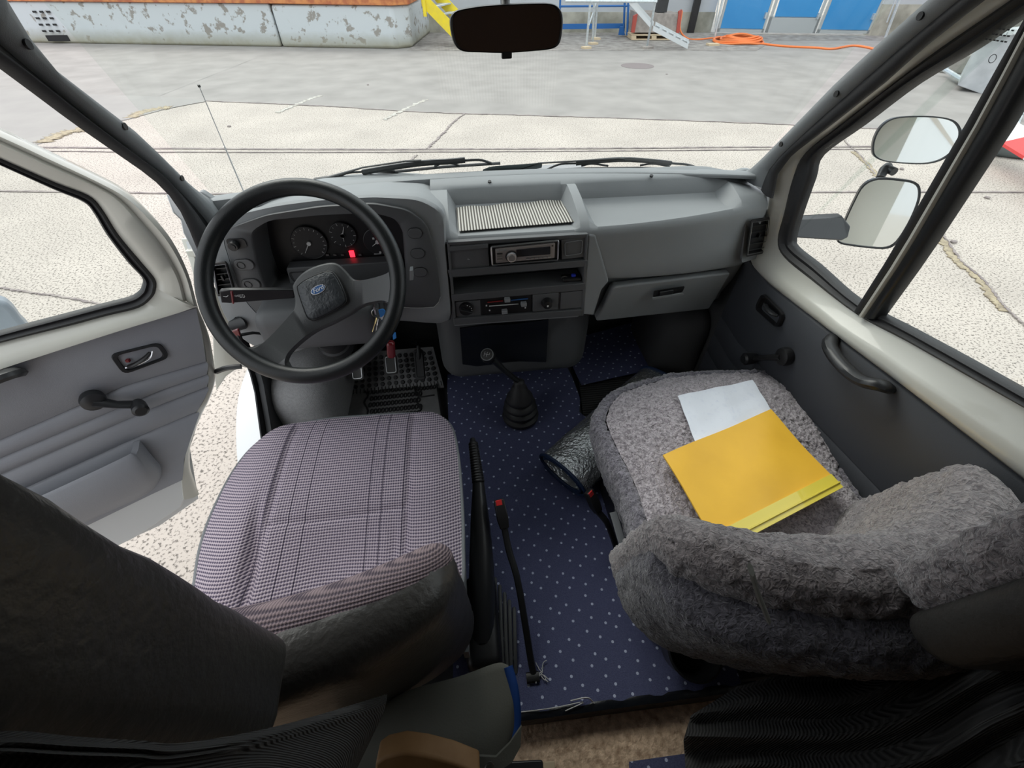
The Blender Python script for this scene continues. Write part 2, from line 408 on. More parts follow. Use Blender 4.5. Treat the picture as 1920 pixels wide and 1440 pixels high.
def text(name, s, m, parent, origin, xdir, ydir, size, shear=0.0, depth=.0004):
    cu = bpy.data.curves.new(name, 'FONT'); cu.body = s; cu.size = size; cu.extrude = depth; cu.shear = shear
    cu.align_x = 'CENTER'; cu.align_y = 'CENTER'
    to = bpy.data.objects.new(name, cu); C.objects.link(to); bpy.context.view_layer.update()
    me = bpy.data.meshes.new_from_object(to.evaluated_get(bpy.context.evaluated_depsgraph_get()))
    bpy.data.objects.remove(to); bpy.data.curves.remove(cu)
    X = Vector(xdir).normalized(); Z = X.cross(Vector(ydir)).normalized(); Y = Z.cross(X)
    R = Matrix((X, Y, Z)).transposed()
    bm = bmesh.new(); bm.from_mesh(me); bpy.data.meshes.remove(me)
    for v in bm.verts: v.co = Vector(origin)+R @ v.co
    return obj(name, bm, m, parent, ang=30)
def disc(bm, c, n, r, h, seg=24, r2=None):
    c = Vector(c); n = Vector(n).normalized(); tube(bm, [c, c+n*h], [r, r if r2 is None else r2], seg)
def frame_of(n, up=(0, 0, 1)):
    n = Vector(n).normalized(); x = Vector(up).cross(n).normalized(); y = n.cross(x); return x, y, n
# ================================================================ CAB SHELL (setting)
ZF = .62                                           # cab floor height above the yard
def S(name, bm, m, **k): return obj(name, bm, m, kind='structure', **k)
bm = new(); slab(bm, [(-.66, .16, ZF), (.89, .16, ZF), (.89, 1.62, ZF), (-.66, 1.62, ZF)], (0, 0, -.06)); S('floor', bm, M['darkcarpet'])
bm = new(); slab(bm, [(-.72, -1.9, ZF-.04), (.95, -1.9, ZF-.04), (.95, .155, ZF-.04), (-.72, .155, ZF-.04)], (0, 0, -.05)); S('floor_rear', bm, M['tan'])
bm = new()
shell(bm, [[(x, 1.02, 2.12) for x in (-.58, .11, .80)], [(x, .70, 2.17) for x in (-.62, .11, .84)], [(x, -.40, 2.2) for x in (-.72, .11, .94)]], (0, 0, .04)); S('ceiling', bm, M['roofdark'])
bm = new(); slab(bm, [(-.72, -.38, 2.2), (.94, -.38, 2.2), (.94, -1.9, 2.2), (-.72, -1.9, 2.2)], (0, 0, .04)); S('ceiling_rear', bm, M['roofdark'])
for nm, x, th in (('wall_right_kick', .90, .02), ('wall_left_kick', -.665, -.02)):
    bm = new(); slab(bm, [(x, 1.10 if x > 0 else 1.17, .60), (x, 1.66, .60), (x, 1.66, 1.25), (x, 1.4, 1.36), (x, 1.12 if x > 0 else 1.17, 1.25 if x > 0 else 1.3)], (th, 0, 0)); S(nm, bm, M['darkcarpet'])
bm = new(); slab(bm, [(.925, -.1, .5), (.925, .30, .5), (.925, .20, 1.28), (.925, -.1, 1.28)], (.03, 0, 0)); S('wall_right_pillar', bm, M['rubber'])
bm = new(); slab(bm, [(-.74, -1.94, .5), (.97, -1.94, .5), (.97, -1.94, 2.25), (-.74, -1.94, 2.25)], (0, .04, 0)); S('wall_back', bm, M['brownwood'])
bm = new(); slab(bm, [(.955, .12, .5), (.955, -1.9, .5), (.955, -1.9, 2.22), (.955, -.08, 2.22), (.955, .02, 1.3)], (.04, 0, 0)); S('wall_right', bm, M['brownwood'])
bm = new(); slab(bm, [(-.72, .12, .5), (-.72, -1.9, .5), (-.72, -1.9, 2.22), (-.72, .02, 2.22), (-.72, .02, 1.3)], (-.04, 0, 0)); S('wall_left', bm, M['brownwood'])
# firewall and footwell front
bm = new(); shell(bm, [[(x, 1.62, ZF) for x in (-.64, .86)], [(x, 1.66, .9) for x in (-.64, .86)], [(x, 1.45, 1.30) for x in (-.64, .86)]], (0, .03, 0)); S('wall_front', bm, M['darkcarpet'])
# overhead side rails above the doors
for nm, x, s in (('trim_1', .80, 1), ('trim_2', -.58, -1)):
    bm = new(); tube(bm, [(x, .86, 2.08), (x+.03*s, .5, 2.12), (x+.09*s, -.1, 2.15)], .05, 8); S(nm, bm, M['cream'])

def TR(px, py, x0, k):       # pillar side plane, leaning inwards above z 1.43
    # x = x0 - k*(z-1.43)
    n = Vector((1, 0, k)); p0 = Vector((x0, 0, 1.43)); return P(px, py, plane=(p0, n))
def pillar(name, A, B, m, x0, k, th, lift=0.0, n=22, kind='structure', parent=None, **kw):
    a = resample([TR(*q, x0, k) for q in A], n); b = resample([TR(*q, x0, k) for q in B], n)
    bm = new(); rows = []
    for p, q in zip(a, b):
        mid = (p+q)/2; nrm = Vector((-1 if x0 > 0 else 1, 0, 0))
        rows.append([p, p.lerp(q, .2)+nrm*lift*.8, mid+nrm*lift, p.lerp(q, .8)+nrm*lift*.8, q])
    shell(bm, rows, (th, 0, 0)); return obj(name, bm, m, parent, kind=kind, ang=50, **kw)
# right A pillar : trim, dark door seal, cream jamb
E0 = [(1850, -95), (1740, 0), (1640, 89), (1568, 155), (1493, 233), (1437, 290), (1410, 315), (1385, 326)]
E1 = [(1910, -90), (1798, 0), (1690, 89), (1614, 155), (1527, 233), (1467, 290), (1440, 322), (1428, 352)]
E2 = [(1955, -85), (1840, 0), (1728, 89), (1655, 155), (1557, 233), (1482, 290), (1455, 325), (1446, 372)]
RP = pillar('trim_3', E0, E1, M['dash'], .855, .14, .008, .014)
pillar('trim_4', E1, E2, M['rubber'], .862, .14, .006, .010)
F0 = [(140, -150), (-12, -30), (14, 15), (42, 72), (80, 120), (233, 233), (337, 333), (385, 368), (420, 386)]
F1 = [(100, -150), (-60, -10), (-30, 40), (0, 75), (65, 130), (190, 233), (318, 333), (360, 375), (402, 425), (416, 470), (424, 530)]
F2 = [(80, -150), (-90, 20), (-60, 60), (-25, 80), (40, 133), (168, 233), (305, 333), (350, 385), (385, 430), (402, 475), (412, 530)]
F3 = [(60, -150), (-140, 40), (-100, 70), (-60, 85), (15, 133), (147, 233), (290, 333), (332, 376), (350, 408), (370, 455), (384, 495), (396, 530)]
pillar('trim_5', F0, F1, M['dash'], -.625, -.14, -.008, .014)
pillar('trim_6', F1, F2, M['black'], -.632, -.14, -.006, .0)
pillar('trim_7', F2, F3, M['rubber'], -.635, -.14, -.006, .014)
# lower continuation of the left door seal, around the dash end down to the sill
def ribbon(name, A, B, m, zf, th, n=14, **k):
    a = resample([zf(*q) for q in A], n); b = resample([zf(*q) for q in B], n); bm = new(); shell(bm, [[p, q] for p, q in zip(a, b)], th)
    return obj(name, bm, m, **k)
LX = lambda px, py: P(px, py, x=-.665)
ribbon('trim_8', [(350, 385), (380, 430), (398, 480), (415, 540), (432, 600), (453, 655), (477, 718), (488, 800), (499, 880)],
       [(372, 375), (402, 420), (418, 480), (430, 540), (450, 600), (472, 655), (494, 720), (506, 800), (516, 880)], M['rubber'], LX, (-.004, 0, 0), kind='structure')
ribbon('trim_9', [(474, 650), (494, 720), (508, 800), (518, 880)], [(500, 650), (524, 720), (532, 800), (540, 880)], M['satin'], lambda px, py: P(px, py, x=-.645), (-.015, 0, 0), kind='structure')
bm = new(); slab(bm, smooth_closed([P(*q, y=1.19) for q in [(372, 362), (400, 374), (428, 386), (462, 386), (450, 404), (420, 418), (400, 440), (384, 420)]], 40), (0, .02, 0)); S('trim_12', bm, M['dash'], bevel=.004)
bm = new(); slab(bm, smooth_closed([P(*q, y=1.25) for q in [(1372, 330), (1405, 318), (1438, 342), (1456, 378), (1452, 420), (1430, 410), (1424, 365), (1400, 340)]], 40), (0, .02, 0)); S('trim_13', bm, M['dash'], bevel=.004)
# screw caps on the pillar trims
for i, q in enumerate([(49, 83), (231, 237), (339, 334)]):
    p = P(*q, plane=(Vector((-.613, 0, 1.43)), Vector((1, 0, -.14)))); bm = new(); disc(bm, p, (1, 0, 0), .006, .004, 12)
    setp(obj('trim_screw', bm, M['black']), 'dark screw on the left windscreen pillar trim, '+['topmost of three', 'middle of three', 'lowest of three'][i], 'screw', 'screws on the left pillar trim')
for i, q in enumerate([(1728, 30), (1570, 176), (1466, 270)]):
    p = P(*q, plane=(Vector((.843, 0, 1.43)), Vector((1, 0, .14)))); bm = new(); disc(bm, p, (-1, 0, 0), .006, .004, 12)
    setp(obj('trim_screw', bm, M['black']), 'dark screw on the right windscreen pillar trim, '+['topmost of three', 'middle of three', 'lowest of three'][i], 'screw', 'screws on the right pillar trim')

# ---- windscreen glass
def yb(x): return 1.372-.10*((x-.11)/.76)**2
gl = []
for j in range(9):
    v = j/8; row = []
    for i in range(17):
        u = -1+i/8; x = .11+u*(.765-.09*v); y = yb(.11+u*.76)-.47*v-.05*v*u*u+.02*(1-v)*0; row.append((x, y, 1.425+.68*v))
    gl.append(row)
bm = new(); shell(bm, gl, (0, .004, .003)); S('window_1', bm, M['glass'])
bm = new(); tube(bm, [Vector(p)+Vector((0, -.002, .006)) for p in gl[0]], .012, 8); S('trim_10', bm, M['rubber'])

# ---- body outside: nose, left fender, right side with camper overhang (seen in the door mirrors)
bm = new(); xs = [-.80, -.6, .11, .82, 1.02]
shell(bm, [[(x, yb(x)+.05, 1.345-.03*abs((x-.11)/.9)**3) for x in xs], [(x, 1.75, 1.21-.05*abs((x-.11)/.9)**3) for x in xs], [(x, 2.02, 1.02-.05*abs((x-.11)/.9)**2) for x in xs], [(x, 2.1, .5) for x in xs]], (0, -.01, -.02)); S('bonnet', bm, M['white'])
setp(bpy.data.objects['bonnet'], kind='structure')
bm = new(); slab(bm, [P(*q, x=-.74) for q in [(314, 364), (336, 376), (356, 408), (378, 455), (392, 495), (402, 530), (386, 525), (366, 475), (346, 436), (341, 412), (327, 399)]], (-.004, 0, 0)); S('wall_left_fender', bm, M['white'], bevel=.004)
bm = new(); slab(bm, [(-.80, 1.36, .5), (-.80, 2.05, .5), (-.80, 2.05, 1.0), (-.80, 1.75, 1.2), (-.80, 1.36, 1.32)], (.02, 0, 0)); S('wall_left_wing', bm, M['white'])
bm = new(); slab(bm, [(1.02, 1.25, .5), (1.02, 2.05, .5), (1.02, 2.05, 1.0), (1.02, 1.75, 1.2), (1.02, 1.25, 1.35)], (-.02, 0, 0)); S('wall_right_wing', bm, M['white'])
# white step / wheel-arch return below the left door opening
ST = lambda px, py, z=.60: P(px, py, z=z)
bm = new(); a = smooth_open([ST(470, 672, .62), ST(447, 745, .60), ST(443, 830, .58), ST(452, 920, .57), ST(470, 1020, .56)], 14); b = smooth_open([ST(474, 665, .64), ST(484, 745, .64), ST(497, 830, .64), ST(520, 920, .64), ST(560, 1020, .64)], 14)
shell(bm, [[p, p.lerp(q, .5)+Vector((0, 0, .012)), q] for p, q in zip(a, b)], (0, 0, -.06)); S('door_sill', bm, M['white'])
# hinge pillar (beige-white, with door check strap)
bm = new(); HB = lambda px, py: P(px, py, y=1.15)
slab(bm, [HB(392, 530), HB(415, 560), HB(432, 605), HB(448, 650), HB(470, 692), HB(450, 688), HB(424, 706), HB(405, 734), HB(400, 690), HB(398, 630)], (0, .01, 0)); S('door_pillar', bm, M['cream'], bevel=.004)

# ================================================================ RIGHT DOOR
def XR(px, py, x=.925):
    p = P(px, py, x=x)
    if p.z > 1.30: return P(px, py, plane=(Vector((x, 0, 1.30)), Vector((1, 0, .14))))
    return p
d2 = thing('car_door', 'closed passenger door with dark trim panel, cream sill and divided window', 'door', (.93, .6, .6))
# contours
OUT = [(1895, 0), (1765, 89), (1677, 155), (1577, 233), (1510, 287), (1487, 333), (1470, 400), (1458, 450), (1470, 482), (1520, 524), (1610, 592), (1700, 640), (1800, 697), (1920, 765), (2060, 842)]
INN = [(1950, 0), (1822, 89), (1712, 155), (1610, 233), (1533, 290), (1518, 333), (1495, 400), (1483, 446), (1488, 464), (1530, 498), (1607, 565), (1712, 622), (1812, 677), (1932, 745), (2072, 825)]
FRM = [(1848, 0), (1728, 89), (1657, 155), (1557, 233), (1480, 290), (1452, 333), (1438, 400), (1418, 450), (1404, 484), (1440, 530), (1566, 628), (1700, 729), (1800, 806), (1920, 899), (2060, 1010)]
def cr(l, k, f):
    P_ = [Vector((*q, 0)) for q in l]; n = len(P_); p1 = P_[k]; p2 = P_[min(k+1, n-1)]; p0 = P_[k-1] if k > 0 else 2*p1-p2; p3 = P_[k+2] if k+2 < n else 2*p2-p1
    v = .5*((2*p1)+(p2-p0)*f+(2*p0-5*p1+4*p2-p3)*f*f+(3*p1-p0-3*p2+p3)*f**3); return (v.x, v.y)
def up2(l, a): return [(l[0][0]+a, l[0][1]-90)]+l
OUT = up2(OUT, 120); INN = up2(INN, 130); FRM = up2(FRM, 115)
def dense(l, n=60): return resample([Vector((*q, 0)) for q in l], n)
rows = []
for k in range(len(FRM)-1):
    for s in range(4):
        f = s/4; L = lambda l: cr(l, k, f)
        a, b = L(FRM), L(OUT)
        p = XR(*a, .905); q = XR(*b, .925); lift = .014+.012*max(0, min(1, (k-9)/3))
        rows.append([p, p.lerp(q, .12)+Vector((-lift*.7, 0, .003)), p.lerp(q, .3)+Vector((-lift, 0, .004)), p.lerp(q, .55)+Vector((-lift*.75, 0, .002)), p.lerp(q, .8)+Vector((-.003, 0, 0)), q])
bm = new(); shell(bm, rows, (.035, 0, 0)); obj('door_frame', bm, M['cream'], d2, ang=60)
rows = []
for k in range(len(INN)-1):
    for s in range(4):
        f = s/4; a = cr(OUT, k, f); b = cr(INN, k, f)
        p = XR(*a, .925); q = XR(*b, .935); rows.append([p, p.lerp(q, .3)+Vector((-.008, 0, 0)), p.lerp(q, .55), p.lerp(q, .8)+Vector((-.005, 0, 0)), q])
bm = new(); shell(bm, rows, (.02, 0, 0)); obj('window_seal', bm, M['rubber'], d2, ang=60)
# division bar: black, cream, black
bars = [[(2000, -90), (1905, 65), (1830, 200), (1667, 480), (1604, 580)], [(2008, -90), (1920, 65), (1851, 200), (1686, 480), (1612, 592)],
        [(2016, -90), (1930, 65), (1860, 200), (1697, 480), (1619, 596)], [(2060, -90), (1972, 65), (1902, 200), (1723, 480), (1640, 598)]]
for i, (nm, mm, xx) in enumerate((('divider_seal', 'rubber', .925), ('divider_bar', 'cream', .918), ('divider_seal', 'satin', .922))):
    rows = []
    A = resample([XR(*q, xx) for q in bars[i]], 10); B = resample([XR(*q, xx) for q in bars[i+1]], 10)
    for p, q in zip(A, B): rows.append([p, p.lerp(q, .25)+Vector((-.006, 0, 0)), p.lerp(q, .75)+Vector((-.006, 0, 0)), q])
    bm = new(); shell(bm, rows, (.025, 0, 0)); obj(nm, bm, M[mm], d2, ang=60)
GX = lambda px, py: XR(px, py, .938)
fr = [GX(1605, 575), GX(1530, 498), GX(1488, 464), GX(1483, 446), GX(1518, 333), GX(1533, 290), GX(1712, 155), GX(1950, 0), GX(2060, -90), GX(2005, -90), GX(1835, 200)]
bm = new(); slab(bm, fr, (.004, 0, 0)); obj('quarter_window_pane', bm, M['sideglass'], d2)
bm = new(); slab(bm, [GX(1636, 590), GX(1900, 200), GX(1990, 40), GX(2055, -90), GX(2600, -90), GX(2600, 1150), GX(2072, 827), GX(1932, 747), GX(1712, 624)], (.004, 0, 0)); obj('window_pane', bm, M['sideglass'], d2)
# approval mark etched on the quarter pane : ring and short dashes
o = XR(1861, 110, .934); gx, gy = Vector((0, -1, 0)), Vector((-.14, 0, 1)).normalized()
bm = new(); tube(bm, [o+(gx*math.cos(t)+gy*math.sin(t))*.0055 for t in [i*math.pi/12 for i in range(24)]], .0005, 5, closed=True)
for k in range(3):
    for j in range(6):
        q = o+gy*(.022+.007*k)+gx*(-.026+.0065*j+random.uniform(-.001, .001)); box(bm, q, (.0008, .004, .0018))
obj('etched_mark', bm, M['black'], d2)
# trim panel
TP = [(1404, 484), (1440, 530), (1566, 628), (1700, 729), (1800, 806), (1920, 899), (2060, 1010)]
bm = new(); top = resample([XR(*q, .905) for q in TP], 24); rows = []
for p in top:
    y = p.y; rows.append([Vector((.905, y, p.z+.002)), Vector((.897, y, p.z-.006)), Vector((.895, y, p.z-.10)), Vector((.893, y, p.z-.22)), Vector((.897, y, p.z-.228)), Vector((.893, y, p.z-.236)), Vector((.893, y, p.z-.30)), Vector((.897, y, p.z-.308)), Vector((.893, y, p.z-.316)), Vector((.893, y, p.z-.38)), Vector((.897, y, p.z-.388)), Vector((.893, y, p.z-.396)), Vector((.893, y, .70))])
shell(bm, rows, (.02, 0, 0)); obj('trim_panel', bm, M['doorpanel_dark'], d2, ang=50)
bm = new(); tube(bm, [p+Vector((-.006, 0, -.010)) for p in top], .0015, 6); obj('stitched_edge', bm, M['black'], d2)
# outer skin of the door, white
bm = new(); slab(bm, [(.985, 1.28, .5), (.985, 1.25, 1.27), (.985, .08, 1.30), (.985, .08, .5)], (.012, 0, 0)); obj('outer_skin', bm, M['white'], d2)
bm = new(); box(bm, (1.005, .45, 1.13), (.02, .16, .035)); obj('outer_handle', bm, M['black'], d2, bevel=.004)
# pull handle
bm = new(); hp = smooth_open([XR(1562, 632, .895), XR(1556, 650, .868), XR(1575, 680, .853), XR(1612, 712, .853), XR(1650, 722, .862), XR(1668, 728, .893)], 18)
tube(bm, hp, [.014, .016, .018]+[.0175]*12+[.017, .016, .014], 10, flat=.75); obj('pull_handle', bm, M['satin'], d2)
# release handle bowl
def bowl(parent, cs, n, mrim, mlev, lev):
    c = [Vector(q) for q in cs]; n = Vector(n)
    bm = new(); o1 = roundpoly(c, .018); cc = sum(c, Vector())/len(c)
    R0 = [p for p in o1]; R1 = [p+n*.008 for p in inset(o1, .97)]; R2 = [p+n*.008 for p in inset(o1, .82)]; R3 = [p-n*.004 for p in inset(o1, .76)]
    V = grid(bm, [R0, R1, R2, R3], closed_u=True); bm.faces.new(V[-1])
    h = obj('handle_bowl', bm, mrim, parent, ang=50)
    bm = new(); a, b = lev; tube(bm, smooth_open([a+n*.002, a.lerp(b, .25)+n*.012, a.lerp(b, .75)+n*.012, b+n*.003], 8), [.006, .008, .008, .008, .008, .008, .007, .006], 8, flat=.6); obj('release_lever', bm, mlev, h)
    return h
bowl(d2, [XR(1432, 548, .892), XR(1474, 590, .892), XR(1462, 617, .892), XR(1418, 578, .892)], (-1, 0, 0), M['black'], M['satin'], (XR(1438, 572, .885), XR(1460, 592, .885)))
def crank(parent, hub, knob, n, mm):
    hub, knob, n = Vector(hub), Vector(knob), Vector(n).normalized(); s = thing('window_crank', None, None, tuple(hub-wloc(parent))); s.parent = parent
    bm = new(); tube(bm, [hub, hub+n*.012, hub+n*.022, hub+n*.028], [.025, .027, .025, .014], 24)
    tube(bm, [hub+n*.016, hub.lerp(knob, .5)+n*.026, knob+n*.02], [.018, .0125, .0135], 10, flat=.6); o = obj('crank_arm', bm, mm, s)
    bm = new(); tube(bm, [knob+n*.012, knob+n*.024, knob+n*.05, knob+n*.055], [.014, .0175, .019, .013], 20); obj('crank_knob', bm, mm, s)
crank(d2, XR(1478, 668, .893), XR(1424, 671, .893), (-1, 0, 0), M['black'])

# ================================================================ LEFT DOOR, standing open
dp0 = Vector((-.72, 1.07, 1.2)); dn = Vector((.588, -.809, 0)).normalized()     # plane of the open door; normal faces the cab
def DL(px, py, off=0.0): return P(px, py, plane=(dp0+dn*off, dn))
d1 = thing('car_door', 'open driver door swung outwards, grey trim panel with cream painted frame', 'door', (-.9, .95, .6))
outer = [(-260, 150), (-130, 195), (0, 248), (90, 290), (180, 333), (240, 365), (285, 405), (322, 450), (352, 510), (370, 573)]
inner = [(-260, 190), (-130, 240), (0, 297), (105, 343), (165, 366), (190, 390), (222, 440), (262, 488), (290, 522), (293, 540)]
rows = []
for k in range(len(outer)-1):
    for s in range(4):
        a = cr(outer, k, s/4); b = cr(inner, k, s/4)
        p = DL(*a, .0); q = DL(*b, -.01); rows.append([p-dn*.03, p, p.lerp(q, .12)+dn*.012, p.lerp(q, .3)+dn*.004, p.lerp(q, .4)+dn*.014, p.lerp(q, .8)+dn*.012, q])
p, q = DL(370, 573), DL(293, 540, -.01); rows.append([p-dn*.03, p, p.lerp(q, .12)+dn*.012, p.lerp(q, .3)+dn*.004, p.lerp(q, .4)+dn*.014, p.lerp(q, .8)+dn*.012, q])
bm = new(); shell(bm, rows, -dn*.02); obj('door_frame', bm, M['cream'], d1, ang=60)
# sill band below the window
to_ = [(293, 540), (286, 557), (260, 577), (200, 592), (133, 610), (0, 643), (-130, 680), (-260, 720)]
bo_ = [(372, 575), (368, 576), (340, 583), (272, 604), (190, 630), (0, 693), (-140, 740), (-280, 790)]
rows = []
for k in range(len(to_)-1):
    for s in range(4):
        a = cr(to_, k, s/4); b = cr(bo_, k, s/4); p = DL(*a, -.01); q = DL(*b, .002)
        rows.append([p, p.lerp(q, .25)+dn*.006, p.lerp(q, .55)+dn*.022, p.lerp(q, .8)+dn*.022, q])
bm = new(); shell(bm, rows, -dn*.02); obj('window_sill', bm, M['cream'], d1, ang=60)
# seal
so_ = inner+[(286, 557), (260, 577), (200, 592), (133, 610), (0, 643), (-130, 680), (-260, 720)]
si_ = [(-260, 200), (-130, 252), (0, 310), (100, 355), (155, 378), (176, 400), (200, 440), (238, 490), (268, 523), (268, 540), (262, 550), (245, 560), (195, 573), (128, 591), (0, 625), (-130, 662), (-260, 700)]
rows = []
for k in range(len(so_)-1):
    for s in range(4):
        a = cr(so_, k, s/4); b = cr(si_, k, s/4); p = DL(*a, -.01); q = DL(*b, -.015)
        rows.append([p, p.lerp(q, .35)+dn*.008, p.lerp(q, .6)-dn*.002, p.lerp(q, .85)+dn*.004, q])
bm = new(); shell(bm, rows, -dn*.015); obj('window_seal', bm, M['rubber'], d1, ang=60)
bm = new(); slab(bm, [DL(*q, -.02) for q in si_], -dn*.004); obj('window_pane', bm, M['sideglass'], d1)
# trim panel with ribs
tp = [(368, 578), (272, 604), (190, 630), (0, 694), (-140, 741), (-280, 790)]
edge = [(368, 578), (380, 630), (388, 680), (390, 727), (380, 755), (367, 777), (352, 830), (345, 870), (342, 900)]
L1, L2 = [(388, 682), (390, 704), (390, 727), (374, 775)], None
def lerp_rows():
    tops = resample([DL(*q, .003) for q in tp], 26)
    lines = [tp, [(388, 680), (236, 725), (0, 828), (-140, 885), (-280, 945)], [(390, 704), (300, 735), (0, 862), (-140, 925), (-280, 985)],
             [(390, 727), (300, 762), (0, 893), (-140, 955), (-280, 1020)], [(372, 773), (280, 812), (60, 912), (-140, 1000), (-280, 1065)],
             [(345, 862), (282, 900), (100, 990), (-140, 1100), (-280, 1160)], [(342, 900), (282, 928), (165, 985), (-140, 1130), (-280, 1200)]]
    return [resample([DL(*q, .003) for q in l], 26) for l in lines]
LR = lerp_rows(); rows = []
for k in range(len(LR)):
    base = LR[k]
    if 0 < k < 5:
        dz = Vector((0, 0, .006))
        rows += [[p+dz for p in base], [p-dn*.006 for p in base], [p-dz for p in base]]
    else: rows.append(base)
    if k < len(LR)-1:
        rows.append([p.lerp(q, .5)+dn*.003 for p, q in zip(base, LR[k+1])])
bm = new(); shell(bm, rows, -dn*.012); obj('trim_panel', bm, M['doorpanel'], d1, ang=50)
# cream door shell around panel: front edge strip and bottom
fo = [(370, 573), (392, 630), (402, 687), (404, 713), (392, 750), (377, 780), (358, 830), (356, 870), (363, 897), (377, 937)]
fi = [(366, 577), (380, 630), (388, 680), (390, 727), (380, 755), (367, 777), (352, 830), (345, 870), (341, 900), (346, 950)]
rows = []
for k in range(len(fo)-1):
    for s in range(4):
        a = cr(fo, k, s/4); b = cr(fi, k, s/4); p = DL(*a, -.02); q = DL(*b, .0); rows.append([p-dn*.03, p, p.lerp(q, .4)+dn*.006, q])
bm = new(); shell(bm, rows, -dn*.01); obj('door_edge', bm, M['cream'], d1, ang=50)
bm = new(); slab(bm, [DL(*q, -.006) for q in [(344, 896), (348, 935), (340, 952), (255, 1008), (100, 1085), (-280, 1270), (-280, 1190), (165, 980)]], -dn*.03); obj('door_bottom', bm, M['white'], d1, bevel=.006)
bm = new(); slab(bm, [DL(*q, -.05) for q in [(368, 578), (400, 690), (375, 780), (356, 840), (372, 935), (300, 985), (-280, 1250), (-280, 790), (0, 680)]], -dn*.02); obj('outer_skin', bm, M['white'], d1)
# map pocket
pt = [(262, 828), (255, 855), (100, 910), (40, 950), (-140, 1020)]; 
bm = new()
lip = smooth_open([DL(262, 826, .01), DL(257, 848, .045), DL(238, 866, .06), DL(100, 928, .06), DL(0, 972, .06), DL(-140, 1030, .06)], 26)
lipi = smooth_open([DL(250, 829, .01), DL(246, 846, .038), DL(230, 858, .052), DL(96, 921, .052), DL(-5, 965, .052), DL(-140, 1022, .052)], 26)
foot = smooth_open([DL(300, 872, .006), DL(298, 890, .03), DL(270, 912, .045), DL(180, 958, .045), DL(60, 1015, .045), DL(-140, 1110, .045)], 26)
foot2 = smooth_open([DL(303, 875, .0), DL(300, 900, .0), DL(275, 928, .0), DL(180, 972, .0), DL(60, 1030, .0), DL(-140, 1130, .0)], 26)
back = [p-dn*(.05) - Vector((0, 0, .05)) for p in lipi]
shell(bm, [back, lipi, lip, [a.lerp(b, .5)+dn*.006 for a, b in zip(lip, foot)], foot, foot2], -dn*.003+Vector((0, 0, -.003))); obj('map_pocket', bm, M['doorpanel'], d1, ang=50)
# release handle
h = bowl(d1, [DL(203, 664, .004), DL(300, 640, .004), DL(319, 668, .004), DL(230, 701, .004)], dn, M['satin'], M['black'], (DL(240, 686, .01), DL(280, 660, .01)))
bm = new(); box(bm, DL(240, 676, .010), (.008, .008, .007)); obj('lock_slide', bm, M['darkred'], h, label='small reddish lock slide')
bm = new(); tube(bm, smooth_open([DL(235, 690, .012), DL(262, 682, .02), DL(282, 670, .02), DL(286, 658, .02)], 10), .0022, 6); obj('lever_edge', bm, M['chrome'], h, label='chrome lever edge')
crank(d1, DL(173, 746, .004), DL(256, 751, .004), dn, M['satin'])
bm = new(); hp = smooth_open([DL(-120, 770, .005), DL(-70, 742, .05), DL(-20, 716, .055), DL(22, 700, .045), DL(33, 698, .005)], 14); tube(bm, hp, .017, 8, flat=.7); obj('pull_handle', bm, M['satin'], d1)
# check strap / hinge on left
bm = new(); slab(bm, [P(352, 447, x=-.80), P(372, 440, x=-.80), P(392, 500, x=-.80), P(402, 560, x=-.80), P(388, 560, x=-.80), P(368, 490, x=-.80)], (-.02, 0, 0)); box(bm, P(365, 470, x=-.79), (.03, .04, .02))
obj('door_hinge', bm, M['cream'], d1, bevel=.003)
bm = new(); tube(bm, smooth_open([P(405, 697, x=-.78), P(425, 690, x=-.74), P(452, 687, x=-.70)], 6), .008, 6); setp(obj('check_strap', bm, M['black']), 'black check strap between open driver door and sill', 'strap')
# ================================================================ DASHBOARD
da = thing('dashboard', 'grey moulded dashboard with open trays, centre console and glove box', 'dashboard', (.11, 1.15, 1.1))
def ylip(x): return 1.005+(.0 if x < .33 else .09*((x-.33)/.5)**1.8)
def zlip(x): return 1.412+(.0 if x < .3 else .004)
TF = 1.408      # tray floor
def section(x, tray, con, end=0.0):
    """tray 0..1 depth of the top recess; con 1 in the console opening"""
    yl = ylip(x); ybk = 1.205-.02*end; zt = 1.462-.03*max(0, (x-.72)/.15); rim = zt if tray == 0 else TF
    zl = zlip(x)
    zl_t = TF if tray else zl+.01
    zb = 1.262-.045*max(0, (x-.4)/.46)
    yi = yl+(.10 if con else 0)
    pts = [(yb(x)-.005, 1.432), (yb(x)-.03, 1.440), (ybk+.07, zt+.002), (ybk+.012, zt), (ybk, zt-.008)]
    if tray: pts += [(ybk-.012, TF+.008), (ybk-.03, TF), (yl+.06, TF), (yl+.03, TF+.002)]
    else:
        y0, y1 = ybk-.012, yl+.025; pts += [(y0+(y1-y0)*f, zt-.006+(zl+.010-zt+.006)*f**1.6) for f in (0, .35, .72, 1)]
    pts += [(yl+.012, zl-.001), (yl+.003, zl-.008), (yl, zl-.02)]
    if con: pts += [(yl, 1.403), (yl+.11, 1.403), (yl+.11, 1.155), (yl+.003, 1.155), (yl+.006, 1.142), (yl+.06, 1.138)]
    else: pts += [(yl, 1.403-.02), (yl+.003, 1.34), (yl+.004, 1.30), (yl+.006, zb+.012), (yl+.012, zb), (yl+.08, zb-.004)]
    return [Vector((x, a, b)) for a, b in pts]
st = [(-.075, 0, 0), (-.045, 0, 0), (-.0445, 0, 1), (-.03, 0, 1), (-.01, 1, 1), (.05, 1, 1), (.12, 1, 1), (.2, 1, 1), (.285, 1, 1), (.300, 0, 1), (.3235, 0, 1), (.324, 0, 0), (.345, 1, 0)]
